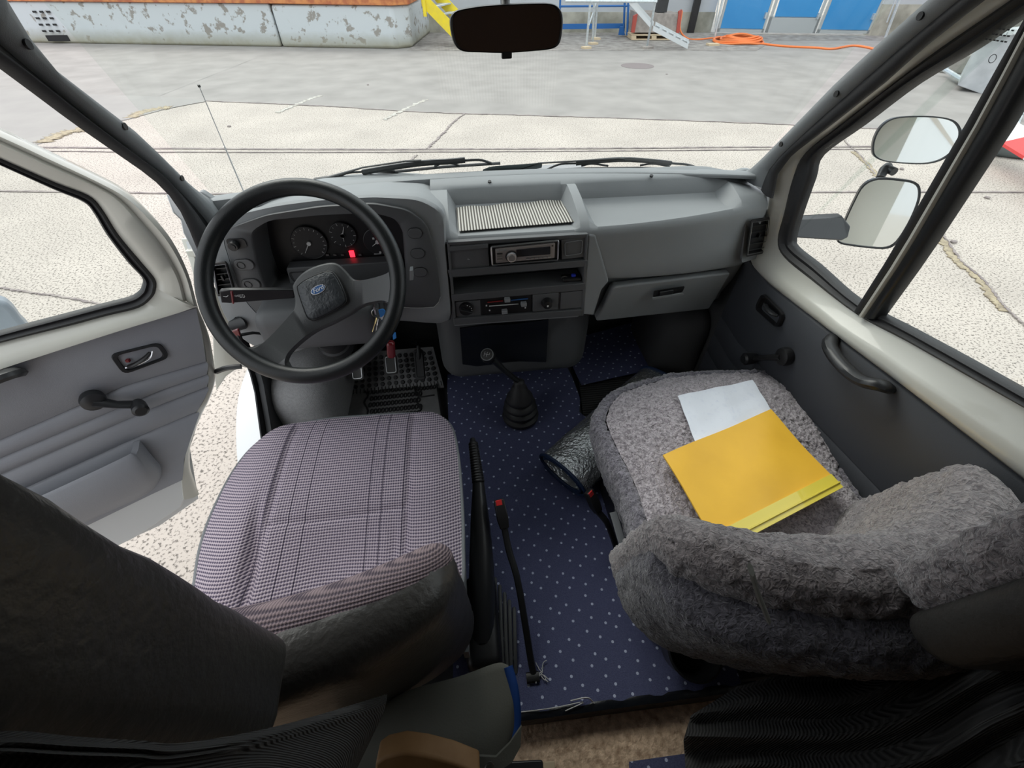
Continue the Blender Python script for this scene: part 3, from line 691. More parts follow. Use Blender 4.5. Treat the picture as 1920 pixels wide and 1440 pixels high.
st += [(x, 1, 0) for x in (.4, .46, .52, .58, .64, .69, .74)]+[(.772, 0, 0), (.80, 0, 0), (.83, 0, 0), (.85, 0, 0), (.862, 0, 0)]
rows = [section(*q) for q in st]
# round the far end backwards
last = rows[-1]; cc_ = Vector((.87, 1.28, 1.30)); rows.append([Vector((.869, 0, 0))+Vector((0, p.y, p.z)).lerp(Vector((0, cc_.y, cc_.z)), .05) for p in last]); rows.append([Vector((.872, 0, 0))+Vector((0, p.y, p.z)).lerp(Vector((0, cc_.y, cc_.z)), .16) for p in last]); rows.append([Vector((.872, 0, 0))+Vector((0, p.y, p.z)).lerp(Vector((0, cc_.y, cc_.z)), .9) for p in last])
bm = new(); shell(bm, rows, (0, .004, -.004)); o = obj('dash_shell', bm, M['dash'], da, ang=42, bevel=.004)
# lower body behind the glove box and to the left of it
bm = new(); PY = lambda px, py, y: P(px, py, y=y)
gb = [P(1103, 590, y=1.02), P(1128, 552, y=1.02), P(1142, 532, y=1.02), P(1392, 500, y=1.11), P(1432, 480, y=1.14), P(1375, 560, y=1.19), P(1330, 585, y=1.16), P(1240, 594, y=1.10), P(1112, 606, y=1.04)]
slab(bm, [p+Vector((0, .035, 0)) for p in gb], (0, .16, .02)); obj('lower_body', bm, M['dash'], da, bevel=.01)
bm = new(); slab(bm, [P(1091, 590, y=1.0), P(1103, 440, y=1.0), P(1118, 440, y=1.004), P(1142, 528, y=1.006), P(1128, 545, y=1.006), P(1113, 592, y=1.006)], (0, .12, 0)); obj('console_side', bm, M['dash'], da, bevel=.006)
# glove box lid
bm = new(); slab(bm, roundpoly([P(1150, 538, y=1.015), P(1371, 512, y=1.095), P(1330, 580, y=1.15), P(1117, 603, y=1.04)], .012), (.0, .03, 0)); g = obj('glove_box_lid', bm, M['dash'], da, bevel=.006)
bm = new(); hb = [P(1226, 545, y=1.035), P(1284, 536, y=1.055), P(1279, 547, y=1.06), P(1224, 557, y=1.04)]; slab(bm, roundpoly(hb, .006), (0, -.002, 0)); obj('latch_recess', bm, M['black'], g)
bm = new(); slab(bm, [P(1236, 546, y=1.036), P(1262, 542, y=1.045), P(1260, 550, y=1.048), P(1236, 553, y=1.04)], (0, -.006, 0)); obj('latch', bm, M['satin'], g, bevel=.002)
bm = new(); slab(bm, [P(1222, 557, y=1.034), P(1280, 548, y=1.052), P(1281, 552, y=1.054), P(1222, 561, y=1.036)], (0, -.004, 0)); obj('latch_lip', bm, M['dash'], g, bevel=.001)
# windscreen ledge strip with screws
bm = new(); rows = []
for i in range(23):
    x = -.64+i*1.48/22; y = yb(x); rows.append([(x, y-.002, 1.436), (x, y-.03, 1.452), (x, y-.045, 1.452), (x, y-.06, 1.462), (x, y-.10, 1.466), (x, y-.106, 1.464), (x, y-.108, 1.440 if x < -.06 else 1.461)])
shell(bm, rows, (0, 0, -.006)); obj('windscreen_ledge', bm, M['dash'], da, ang=25)
for q in ((600, 368), (918, 342), (1221, 331)):
    p = P(*q, z=1.462); bm = new(); disc(bm, p, (0, -.3, 1), .005, .004, 10); obj('ledge_screw', bm, M['black'], da)
# ---- left half: cowl, instrument surround and cluster (radial rings)
def radial(poly2, c, n):
    out = []
    for k in range(n):
        a = 2*math.pi*k/n; dx, dy = math.cos(a), math.sin(a); best = None
        for i in range(len(poly2)):
            x1, y1 = poly2[i-1]; x2, y2 = poly2[i]; ex, ey = x2-x1, y2-y1; det = dx*(-ey)+dy*ex
            if abs(det) < 1e-9: continue
            t = ((x1-c[0])*(-ey)+(y1-c[1])*ex)/det; u = (dx*(y1-c[1])-dy*(x1-c[0]))/det
            if t > 0 and -1e-6 <= u <= 1+1e-6 and (best is None or t > best): best = t
        out.append((c[0]+dx*best, c[1]+dy*best))
    return out
def rp2(pts, r): return [(p.x, p.y) for p in roundpoly([Vector((*q, 0)) for q in pts], r, 5)]
NC = 120; CC = (620, 490)
cowl = rp2([(392, 470), (400, 425), (440, 402), (520, 384), (600, 374), (700, 368), (790, 372), (836, 398), (836, 455), (845, 560), (850, 611), (760, 606), (700, 604), (650, 612), (600, 640), (555, 668), (505, 668), (455, 645), (418, 600), (398, 540)], 22)
surr = rp2([(417, 447), (428, 428), (500, 403), (600, 387), (700, 381), (765, 393), (800, 420), (818, 480), (827, 560), (816, 578), (755, 578), (700, 560), (600, 590), (545, 604), (495, 602), (468, 575), (448, 548)], 14)
opn = rp2([(472, 436), (505, 414), (600, 405), (700, 401), (742, 412), (757, 440), (764, 548), (640, 552), (503, 549), (484, 500)], 14)
def ringat(p2, y): return [P(*q, y=y) for q in radial(p2, CC, NC)]
Cw = ringat(cowl, 1.0); Cs = ringat(surr, .995); Sf = ringat(surr, .985); Of = ringat(opn, .985)
cen = sum(Cw, Vector())/NC
def backrow(R, y, dz): return [Vector((p.x, y, p.z-(dz*max(0, min(1, (p.z-1.30)/.15))))) for p in R]
bm = new()
grid(bm, [backrow(inset(Cw, .98), 1.38, .072), backrow(Cw, 1.28, .062), backrow(Cw, 1.16, .045), backrow(Cw, 1.03, .008), [p.lerp(q, .0)+Vector((0, .012, 0)) for p, q in zip(Cw, Cs)], [p.lerp(q, .12)+Vector((0, .0, 0)) for p, q in zip(Cw, Cs)], [p.lerp(q, .5) for p, q in zip(Cw, Cs)], Cs], closed_u=True)
obj('cowl', bm, M['dash'], da, ang=60)
bm = new(); inn = ringat(opn, 1.09); c2 = sum(inn, Vector())/NC
V = grid(bm, [[p+Vector((0, .012, 0)) for p in Cs], [p+Vector((0, .003, 0)) for p in Sf], [p.lerp(q, .06) for p, q in zip(Sf, Of)], [p.lerp(q, .9) for p, q in zip(Sf, Of)], [p+Vector((0, .006, 0)) for p in Of], [Vector((p.x*.95+c2.x*.05, 1.075, p.z*.95+c2.z*.05)) for p in Of]], closed_u=True)
su = obj('instrument_surround', bm, M['surround'], da, ang=50)
bm = new(); ip = [Vector((p.x*.97+c2.x*.03, 1.07, p.z*.97+c2.z*.03)) for p in Of]; slab(bm, ip, (0, .01, 0)); cl = obj('instrument_cluster', bm, M['black'], da)
M['gauge'] = mat('gauge_face', (.018, .018, .02), .4)
def gauge(px, py, r, n, name, needles, a0=-225, a1=45):
    c = P(px, py, y=1.066); bm = new(); disc(bm, c, (0, -1, 0), r, .003, 40); g = obj(name, bm, M['gauge'], cl)
    bm = new()
    for k in range(n):
        a = math.radians(a0+(a1-a0)*k/(n-1)); L = .006 if k % 2 == 0 else .003
        d = Vector((math.cos(a), 0, -math.sin(a))); q = c+Vector((0, -.0035, 0))+d*(r*.82); tube(bm, [q, q+d*L], .0006, 5)
    obj('scale', bm, M['lightmark'], g)
    for (ang, L) in needles:
        a = math.radians(ang); bm = new(); d = Vector((math.cos(a), 0, math.sin(a))); q = c+Vector((0, -.006, 0)); tube(bm, [q-d*.006, q+d*L], [.0016, .0006], 6); disc(bm, q+Vector((0, .002, 0)), (0, -1, 0), .005, .004, 12); obj('needle', bm, M['lightmark'], g)
    bm = new(); tube(bm, [c+Vector((math.cos(t)*r, -.002, math.sin(t)*r)) for t in [i*math.pi/20 for i in range(40)]], .0013, 6, closed=True); obj('bezel', bm, M['satin'], g)
    return g
gauge(580, 455, .042, 17, 'speedometer', [(235, .03)]); gauge(643, 440, .031, 13, 'clock', [(68, .024), (268, .015)], -270, 60); gauge(708, 452, .034, 7, 'fuel_and_temperature_gauge', [(215, .018)], -60, 60)
bm = new(); p = P(660, 476, y=1.066); box(bm, p, (.012, .003, .017)); obj('warning_light', bm, mat('red_warning_lamp', (.6, .01, .02), .4, emit=((1, .02, .04), 2.2)), cl, label='lit red warning light')
dim = mat('dim_symbol', (.10, .09, .09), .5)
for k, X in enumerate((600, 614, 628, 642, 675)):
    bm = new(); p = P(X, 478, y=1.067); box(bm, p, (.007, .002, .0045)); obj('warning_symbol', bm, dim, cl)
bm = new(); box(bm, P(722, 474, y=1.064), (.006, .002, .008)); obj('gauge_mark', bm, mat('orange_mark', (.6, .15, .03), .5), cl, label='small orange gauge mark')
for q, w_ in (((700, 447), .005), ((713, 473), .005), ((708, 476), .018)): bm = new(); box(bm, P(*q, y=1.063), (w_, .002, .0012 if w_ > .01 else .005)); obj('gauge_symbol', bm, M['lightmark'], cl)
# lower ledge in the cluster opening, with a blanking shape
bm = new(); slab(bm, roundpoly([P(536, 503, y=1.03), P(748, 490, y=1.03), P(756, 530, y=1.03), P(548, 545, y=1.03)], .006), (0, .035, 0)); obj('cluster_ledge', bm, M['surround'], su, bevel=.003)
bm = new(); tube(bm, roundpoly([P(541, 512, y=1.027), P(600, 507, y=1.027), P(603, 522, y=1.027), P(550, 528, y=1.027)], .006), .0009, 5, closed=True); obj('blank_outline', bm, M['black'], su)
# switches : oval buttons on both side strips
def oval(px, py, w, h, rocker=True, y=.984):
    c = P(px, py, y=y); bm = new(); n = 28
    pts = [c+Vector((max(-w+h, min(w-h, 0))+((w-h) if math.cos(t) > 0 else -(w-h))+h*math.cos(t), 0, h*math.sin(t))) for t in [2*math.pi*k/n for k in range(n)]]
    slab(bm, pts, (0, -.003, 0)); s = obj('switch_button', bm, M['surround'], su, bevel=.0015)
    bm = new(); tube(bm, [p+Vector((0, -.001, 0)) for p in pts], .0011, 5, closed=True); obj('button_gap', bm, M['black'], s)
    if rocker:
        bm = new(); cc = c+Vector((-w*.3, -.004, 0)); tube(bm, [cc+Vector((math.cos(t)*h*.62, 0, math.sin(t)*h*.62)) for t in [i*math.pi/8 for i in range(16)]], .0008, 5, closed=True); obj('button_ring', bm, M['black'], s)
oval(458, 496, .022, .0135); oval(471, 532, .021, .0135)
for q in ((778, 437), (783, 475), (788, 510)): oval(*q, .0165, .0125, False)
c = P(440, 458, y=.984); bm = new(); slab(bm, roundpoly([c+Vector((-.014, 0, .014)), c+Vector((.026, 0, .013)), c+Vector((.026, 0, -.008)), c+Vector((-.014, 0, -.014))], .008), (0, -.002, 0)); o = obj('light_switch', bm, M['black'], su)
bm = new(); disc(bm, c+Vector((0, -.002, 0)), (0, -1, 0), .012, .012, 24, .010); disc(bm, c+Vector((0, -.012, 0)), (0, -1, 0), .006, .004, 16); obj('switch_knob', bm, M['satin'], o)
# vents
def vent(cs, n, nm):
    n = Vector(n).normalized(); cs = [Vector(p)+n*.012 for p in cs]; bm = new(); ro = roundpoly(cs, .006, 3)
    V = grid(bm, [ro, [p+n*.004 for p in inset(ro, .98)], [p+n*.004 for p in inset(ro, .84)], [p-n*.011 for p in inset(ro, .80)]], closed_u=True); bm.faces.new(V[-1])
    v = obj('air_vent', bm, M['black'], da, ang=40)
    ins = inset(cs, .80)
    for k in range(5):
        f = (k+.5)/5; a = ins[0].lerp(ins[3], f); b = ins[1].lerp(ins[2], f); bm = new(); d = (ins[3]-ins[0]).normalized()
        slab(bm, [a+n*.001, b+n*.001, b-n*.010+d*.004, a-n*.010+d*.004], d*.0018); obj('vent_slat', bm, M['satin'], v)
    bm = new(); a = ins[0].lerp(ins[1], .5); b = ins[3].lerp(ins[2], .5); m_ = a.lerp(b, .45); box(bm, m_+n*.0, (.004, .01, .012)); obj('vent_tab', bm, M['satin'], v)
    bm = new(); e = inset(cs, .86); tube(bm, [e[0]+n*.005, e[1]+n*.005, e[2]+n*.005, e[3]+n*.005], .0009, 5, closed=True); obj('vent_rim', bm, M['steel'], v)
vent([P(1408, 409, y=1.085), P(1443, 404, y=1.135), P(1437, 471, y=1.125), P(1398, 479, y=1.075)], (-.45, -.9, .1), 'r')
vent([P(402, 487, y=.99), P(428, 484, y=.985), P(446, 546, y=.985), P(412, 550, y=.99)], (0, -1, 0), 'l')
bm = new(); slab(bm, roundpoly([P(1400, 398, y=1.09), P(1449, 392, y=1.15), P(1441, 478, y=1.14), P(1390, 494, y=1.075)], .01), (.01, .03, 0)); obj('vent_housing', bm, M['dash'], da, bevel=.004)

# ---- centre console inside the opening
Y0 = 1.0
K = lambda px, py, y=Y0: P(px, py, y=y)
def plate(name, cs, m, parent, y=Y0, th=.02, r=.002, bev=.0015, **k):
    bm = new(); slab(bm, roundpoly([K(*q, y) for q in cs], r, 2), (0, th, 0)); return obj(name, bm, m, parent, bevel=bev, **k)
con = plate('console_back', [(838, 458), (1103, 442), (1094, 592), (851, 609)], M['dash_dark'], da, 1.085, .01)
def ledge(a, b, c, d, dep, name='console_shelf'):
    bm = new(); slab(bm, [K(*a, Y0-.004), K(*b, Y0-.004), K(*c, Y0), K(*d, Y0)], (0, dep, .0)); return obj(name, bm, M['dash_dark'], con, bevel=.002)
ledge((839, 507), (1102, 488), (1102, 500), (843, 521), .08)
ledge((846, 553), (1098, 531), (1098, 544), (847, 566), .08)
ledge((851, 598), (1092, 581), (1091, 592), (851, 610), .08)
ledge((839, 455), (1103, 439), (1103, 446), (839, 461), .08)
ledge((838, 458), (843, 458), (856, 608), (851, 608), .08, 'console_frame'); ledge((1099, 441), (1103, 441), (1095, 592), (1090, 592), .08, 'console_frame')
cb = plate('cubby_lid', [(842, 464), (915, 458), (918, 499), (844, 505)], M['dash_dark'], con, 1.003, .05, .004)
bm = new(); slab(bm, [K(842, 463, .995), K(915, 457, .995), K(916, 466, .992), K(842, 473, .992)], (0, .02, 0)); obj('lid_edge', bm, M['surround'], cb, bevel=.003)
plate('blank_panel', [(1052, 449), (1099, 443), (1098, 482), (1053, 487)], M['dash_dark'], con, 1.004, .03)
bm = new(); tube(bm, roundpoly([K(1059, 455, 1.002), K(1092, 450, 1.002), K(1091, 475, 1.002), K(1060, 480, 1.002)], .006), .001, 5, closed=True); obj('blank_outline', bm, M['dash'], con)
low = plate('control_panel', [(853, 567), (1097, 545), (1092, 582), (856, 599)], M['dash_dark'], con, 1.006, .02)
sld = plate('slider_panel', [(900, 558), (997, 549), (998, 586), (902, 592)], M['black'], low, 1.004, .01)
def bar(a, b, r, m, par, y=1.001, name='slot', **k):
    bm = new(); tube(bm, [K(*a, y), K(*b, y)], r, 6); return obj(name, bm, m, par, **k)
bar((914, 567), (943, 564), .0018, mat('warm_red_mark', (.25, .02, .02), .5), sld, name='heat_mark', label='dull red temperature mark')
bar((958, 563), (990, 560), .0018, mat('cold_blue_mark', (.02, .08, .22), .5), sld, name='cold_mark', label='blue temperature mark')
bar((917, 574), (972, 570), .0013, M['lightmark'], sld, name='slot_line')
for q, nm in (((951, 562), 'slider'), ((946, 584), 'slider'), ((982, 570), 'slider')):
    bm = new(); box(bm, K(*q, .992), (.016, .014, .011)); obj('slider_knob', bm, M['dash'], sld, bevel=.002)
for q in ((912, 573), (918, 582), (985, 577)): bm = new(); box(bm, K(*q, 1.002), (.004, .002, .004)); obj('symbol', bm, M['lightmark'], sld)
bm = new(); c = K(874, 578, 1.005); disc(bm, c, (0, -1, 0), .0205, .008, 32, .019); fk = obj('fan_knob', bm, M['black'], low)
bm = new(); a = math.radians(-22); box(bm, c+Vector((0, -.013, 0)), (.034, .012, .006), Matrix.Rotation(a, 3, 'Y').inverted()); obj('knob_grip', bm, M['satin'], fk, bevel=.002)
bm = new()
for k in range(4):
    t = math.radians(75-k*28); q = c+Vector((math.cos(t)*.0155, -.009, math.sin(t)*.0155)); disc(bm, q, (0, -1, 0), .0013, .001, 8)
obj('knob_marks', bm, M['lightmark'], fk)
plate('socket_plate', [(999, 553), (1048, 549), (1046, 580), (999, 585)], M['dash_dark'], low, 1.000, .01, .002)
bm = new(); c = K(1025, 567, .999); tube(bm, [c, c+Vector((0, -.006, 0)), c+Vector((0, -.016, 0)), c+Vector((0, -.018, 0))], [.0165, .015, .0125, .006], 24); lg = obj('cigarette_lighter', bm, M['black'], low)
bm = new(); box(bm, c+Vector((0, -.0185, 0)), (.005, .001, .005)); obj('symbol', bm, M['lightmark'], lg)
plate('blank_panel', [(1052, 549), (1095, 545), (1091, 577), (1050, 580)], M['dash_dark'], low, 1.001, .01)
# radio
rd = plate('car_radio', [(920, 462), (1048, 450), (1047, 488), (922, 498)], M['black'], None, .994, .07, .003)
setp(rd, 'single-slot car radio with silver face and round chrome knob in the console', 'car radio')
bm = new(); tube(bm, roundpoly([K(921, 463, .991), K(1047, 451, .991), K(1046, 487, .991), K(923, 497, .991)], .003, 2), .0022, 6, closed=True); obj('metal_surround', bm, M['steel'], rd)
fp = plate('face_plate', [(929, 467), (1041, 456), (1040, 484), (930, 494)], mat('gunmetal', (.30, .275, .265), .4, .45), rd, .988, .006, .002)
plate('display', [(968, 469), (1032, 463), (1032, 477), (970, 482)], mat('lcd_glass', (.01, .01, .013), .1), fp, .9855, .003, .001, .0005)
bm = new(); c = K(959, 481, .986); disc(bm, c, (0, -1, 0), .0125, .008, 32, .0118); kn = obj('volume_knob', bm, M['chrome'], rd)
bm = new(); disc(bm, c+Vector((0, -.008, 0)), (0, -1, 0), .0085, .0012, 24); obj('knob_cap', bm, M['steel'], kn)
bm = new(); disc(bm, c+Vector((0, .001, 0)), (0, -1, 0), .0155, .0015, 32); obj('knob_well', bm, M['black'], rd)
for k in range(6):
    a = (990+k*8, 485.5-k*.72); bm = new(); box(bm, K(*a, .986), (.0085, .002, .0035)); obj('preset_button', bm, M['steel'], fp)
for k in range(3):
    bm = new(); box(bm, K(937, 476+k*5.5, .986), (.014, .002, .0026)); obj('side_button', bm, M['steel'] if k else M['black'], fp)
bm = new()
for k in range(3): box(bm, K(933+k*7, 470-k*.6, .9865), (.006, .001, .0035))
obj('model_marks', bm, M['dash'], fp)
bm = new(); box(bm, K(1036, 461, .986), (.004, .001, .003)); obj('power_mark', bm, M['black'], fp)
# small mark on the cubby lid
bm = new(); c = K(879, 486, 1.001); tube(bm, [c+Vector((-.001, 0, .003)), c+Vector((-.003, 0, -.001)), c+Vector((.002, 0, -.001))], .0004, 5); obj('lid_mark', bm, M['lightmark'], cb)
# things in the open cubby
bm = new(); c = K(1070, 526, 1.02); c.z = K(1070, 531, Y0).z+.005
rbox(bm, c, (.055, .03, .012), .006, 3); cc = obj('key_remote', bm, M['black']); setp(cc, 'small black gadget with a blue button in the open console cubby', 'gadget')
bm = new(); rbox(bm, c+Vector((.006, -.002, .008)), (.014, .012, .010), .005, 3); obj('blue_button', bm, mat('deep_blue', (.02, .04, .45), .3), cc, label='deep blue button')
bm = new(); tube(bm, [c+Vector((-.02+.008*math.cos(t), -.004, .004+.004*math.sin(t))) for t in [i*math.pi/6 for i in range(12)]], .0015, 5, closed=True); obj('ring', bm, M['steel'], cc)
# striped anti slip mat in the left tray
bm = new(); A = [P(855, 391, z=1.414), P(1078, 374, z=1.414)]; B = [P(861, 433, z=1.416), P(1105, 413, z=1.416)]
r1 = resample(A, 20); r2 = resample(B, 20); rows = []
for j in range(6): rows.append([a.lerp(b, j/5)+Vector((0, 0, .002*math.sin(a.x*60+j)*(1-j/5)+.003*(j == 0))) for a, b in zip(r1, r2)])
shell(bm, rows, (0, 0, -.0015)); setp(obj('anti_slip_mat', bm, M['striped']), 'beige and grey pinstriped anti-slip mat lying in the left dashboard tray', 'mat')

# ================================================================ tunnel under the console, black flap
bm = new(); rbox(bm, (.15, 1.27, .99), (.52, .34, .36), .07, 5); o = obj('heater_housing', bm, M['dash_dark']); setp(o, 'dark rounded heater housing below the centre console', 'housing')
bm = new(); rows = []
for f in [k/8 for k in range(9)]:
    y = 1.035+.05*f+.02*math.sin(f*5); L = P(862-(-6)*f, 616+74*f, y=y+.04*f); Rr = P(1029-6*f, 601+88*f-(14 if f > .95 else 0), y=y+.04*f); rows.append([L.lerp(Rr, k/6)+Vector((0, .004*math.sin(k*1.3+f*3), 0)) for k in range(7)])
shell(bm, rows, (0, .004, 0)); setp(obj('gear_tunnel_flap', bm, mat('black_leatherette', (.008, .010, .014), .45, bump=(200, .3))), 'black leatherette flap hanging from the console above the gear lever', 'flap')
# ================================================================ pedals, footwell, mats
bm = new(); rbox(bm, (-.60, 1.22, .78), (.24, .46, .34), .10, 6); setp(obj('wheel_arch', bm, M['greycarpet'], kind='structure'))
bm = new(); rbox(bm, (.83, 1.36, .80), (.2, .4, .36), .09, 6); setp(obj('wheel_arch_right', bm, M['darkcarpet'], kind='structure'))
def pedal(name, label, px, py, z, w, h, top, mm):
    c = P(px, py, z=z); rt = thing(name, label, 'pedal', tuple(c)); n = Vector((0, -.72, .69)); x = Vector((1, 0, 0)); yv = n.cross(x)
    bm = new(); pts = roundpoly([c+x*-w+yv*-h, c+x*w+yv*-h, c+x*w+yv*h, c+x*-w+yv*h], .012, 4)
    slab(bm, pts, n*.012); obj('pedal_pad', bm, mm, rt, bevel=.004)
    bm = new(); tube(bm, roundpoly([c+n*.013+x*-w*.75+yv*-h*.8, c+n*.013+x*w*.75+yv*-h*.8, c+n*.013+x*w*.75+yv*h*.8, c+n*.013+x*-w*.75+yv*h*.8], .008), .0022, 6, closed=True); obj('pad_rim', bm, M['steel'] if mm != M['rubber'] else M['rubber'], rt)
    bm = new(); tube(bm, smooth_open([c-n*.002, c+Vector((0, .05, .06)), Vector(top)], 8), .008, 8); obj('pedal_arm', bm, M['black'], rt)
grey_ped = mat('worn_pedal_rubber', (.16, .16, .155), .5); grey_ped2 = mat('grey_pedal_rubber', (.06, .06, .058), .6)
pedal('clutch_pedal', 'worn pale clutch pedal, leftmost of the pedals below the wheel rim', 671, 697, .80, .022, .032, P(665, 625, y=1.42), grey_ped)
pedal('brake_pedal', 'grey ribbed brake pedal in the middle of the driver footwell', 734, 684, .79, .024, .038, P(730, 615, y=1.45), grey_ped2)
pedal('accelerator_pedal', 'narrow tall black accelerator pedal next to the tunnel', 787, 684, .78, .019, .060, P(770, 640, y=1.46), M['rubber'])
ft = thing('floor_mat', 'black studded rubber mat under the pedals', 'floor mat', tuple(P(720, 720, z=.64)))
A = resample([P(632, 745, z=.642), P(832, 724, z=.642)], 16); B = resample([P(640, 664, z=.76), P(812, 650, z=.76)], 16)
bm = new(); shell(bm, [[a.lerp(b, f) for a, b in zip(A, B)] for f in (0, .2, .5, .8, 1)], (0, -.003, -.006)); obj('mat_sheet', bm, M['mat_rubber'], ft)
bm = new(); nn = (B[8]-A[8]).cross(Vector((1, 0, 0))).normalized()*-1
if nn.z < 0: nn = -nn
for i in range(15):
    for j in range(6):
        a = A[0].lerp(A[-1], (i+.6)/15.5); b = B[0].lerp(B[-1], (i+.6)/15.5); q = a.lerp(b, .2+j*.13); disc(bm, q-nn*.001, nn, .0095, .009, 10, .007)
o = obj('mat_studs', bm, M['tread'], ft, kind='stuff')
bm = new()
for i in range(30):
    a = A[0].lerp(A[-1], (i+.5)/30); b = B[0].lerp(B[-1], (i+.5)/30); tube(bm, [a.lerp(b, .02)+nn*.002, a.lerp(b, .14)+nn*.002], .002, 5)
obj('mat_ribs', bm, M['tread'], ft, kind='stuff')
MZ = .648
fm = thing('floor_mat', 'black moulded rubber mat with oval tread in front of the driver seat', 'floor mat', tuple(P(730, 770, z=MZ)))
oc_ = [P(634, 726, z=MZ), P(800, 706, z=MZ), P(818, 708, z=MZ), P(832, 800, z=MZ), P(836, 860, z=MZ), P(630, 860, z=MZ)]
bm = new(); slab(bm, roundpoly(oc_, .02), (0, 0, -.012)); obj('mat_sheet', bm, M['mat_rubber'], fm, bevel=.003)
bm = new(); tube(bm, [p+Vector((0, 0, .001)) for p in roundpoly(inset(oc_, .985), .02)], .0035, 6, closed=True)
for pts in ([(681, 730), (690, 742), (683, 755), (690, 770), (686, 790), (690, 830)], [(775, 712), (778, 732), (786, 744), (815, 741)], [(786, 744), (780, 752), (790, 765), (786, 776), (798, 790)]):
    tube(bm, [p+Vector((0, 0, .001)) for p in smooth_open([P(*q, z=MZ) for q in pts], 16)], .0035, 6)
obj('mat_border', bm, M['tread'], fm)
bm = new()
for j in range(6):
    for i in range(14):
        q = P(694+i*7.0+(3 if j % 2 else 0), 736-i*.75+j*12, z=MZ); rx, ry = .0055, .011
        if 694+i*7 > 790: continue
        tube(bm, [q+Vector((math.cos(t)*rx, math.sin(t)*ry, .001)) for t in [k*math.pi/5 for k in range(10)]], .0030, 6, closed=True)
for j in range(2):
    for i in range(6):
        q = P(783+i*6.3, 719-i*.8+j*11, z=MZ); tube(bm, [q+Vector((math.cos(t)*.005, math.sin(t)*.010, .001)) for t in [k*math.pi/5 for k in range(10)]], .0028, 5, closed=True)
obj('mat_tread', bm, M['tread'], fm, kind='stuff')

# ================================================================ carpets
CZ = .64
car = [(838, 700), (867, 694), (1018, 686), (1028, 668), (1048, 657), (1070, 700), (1088, 745), (1085, 775)]
bm = new(); pts = [P(838, 702, z=CZ), P(866, 696, z=CZ), P(1016, 688, z=CZ), P(1032, 662, z=CZ), P(1047, 657, z=CZ), P(1072, 705, z=CZ), P(1088, 748, z=CZ), P(1086, 772, z=CZ), Vector((.50, .9, CZ)), Vector((.60, .6, CZ)), P(1392, 1284, z=CZ), P(970, 1340, z=CZ), P(850, 1355, z=CZ), Vector((-.11, .6, CZ))]
bm = new(); slab(bm, pts, (0, 0, -.035)); setp(obj('carpet', bm, M['dots']), 'navy carpet with small white dots between the two seats', 'carpet')
bm = new(); r0 = resample([P(1091, 722, z=.665), P(1232, 690, z=.665)], 10); r1 = resample([P(1056, 640, y=1.53), P(1222, 595, y=1.53)], 10)
shell(bm, [[a.lerp(b, f)+Vector((0, .012*math.sin(f*3.1), -.012*math.sin(f*3.1))) for a, b in zip(r0, r1)] for f in (0, .25, .5, .75, 1)], (0, .004, -.006)); setp(obj('carpet_piece', bm, M['dots']), 'loose piece of navy dotted carpet leaning in the passenger footwell', 'carpet')
bm = new(); slab(bm, [P(1085, 700, z=.632), P(1200, 690, z=.632), P(1260, 760, z=.632), P(1100, 840, z=.632)], (0, 0, -.01)); setp(obj('ribbed_mat', bm, M['ribfloor']), 'black ribbed rubber flooring beside the foil roll', 'floor mat')
bm = new(); a, b = P(965, 1341, z=.642), P(1420, 1281, z=.642); d = (b-a).normalized(); n_ = Vector((d.y, -d.x, 0))
rows = [[a.lerp(b, f)+Vector((0, 0, .002*math.sin(f*40))) for f in [k/30 for k in range(31)]]]; rows.append([p+n_*.012+Vector((0, 0, -.004)) for p in rows[0]]); rows.append([p+n_*.016+Vector((0, 0, -.055)) for p in rows[0]])
shell(bm, rows, (0, .006, -.002)); setp(obj('edge_strip', bm, mat('black_tape', (.008, .01, .014), .3, bump=(60, .6, .003))), 'black taped edge strip along the rear of the dotted carpet', 'edge strip')
def threads(c0, n, L, label, grp, spread=.01):
    bm = new()
    for k in range(n):
        q = c0+Vector((random.uniform(-spread*.5, spread*.5), random.uniform(-spread, spread), .002)); a = random.uniform(0, 6.3); pts = [q]
        for s in range(4): a += random.uniform(-.6, .6); pts.append(pts[-1]+Vector((math.cos(a)*L/4, math.sin(a)*L/4, random.uniform(0, .002))))
        tube(bm, pts, .0011, 5)
    setp(obj('loose_threads', bm, M['lightmark']), label, 'threads')
threads(P(1014, 1262, z=CZ+.003), 10, .022, 'tuft of white frayed threads beside the belt stalk foot', None, .014)
bm = new(); tube(bm, smooth_open([P(972, 1336, z=.645), P(1040, 1327, z=.648), P(1095, 1316, z=.648), P(1060, 1333, z=.646)], 12), .0012, 5); tube(bm, smooth_open([P(1070, 1314, z=.645), P(1100, 1308, z=.66), P(1112, 1316, z=.647)], 8), .0016, 5)
setp(obj('torn_thread', bm, M['lightmark']), 'white torn binding thread on the rear edge strip', 'thread')
bm = new(); slab(bm, [P(1180, 1428, z=.585), P(1292, 1412, z=.585), P(1292, 1500, z=.585), P(1180, 1500, z=.585)], (0, 0, -.004)); setp(obj('carpet_piece', bm, M['dots']), 'strip of navy carpet at the bottom edge of the photo behind the tan floor', 'carpet')
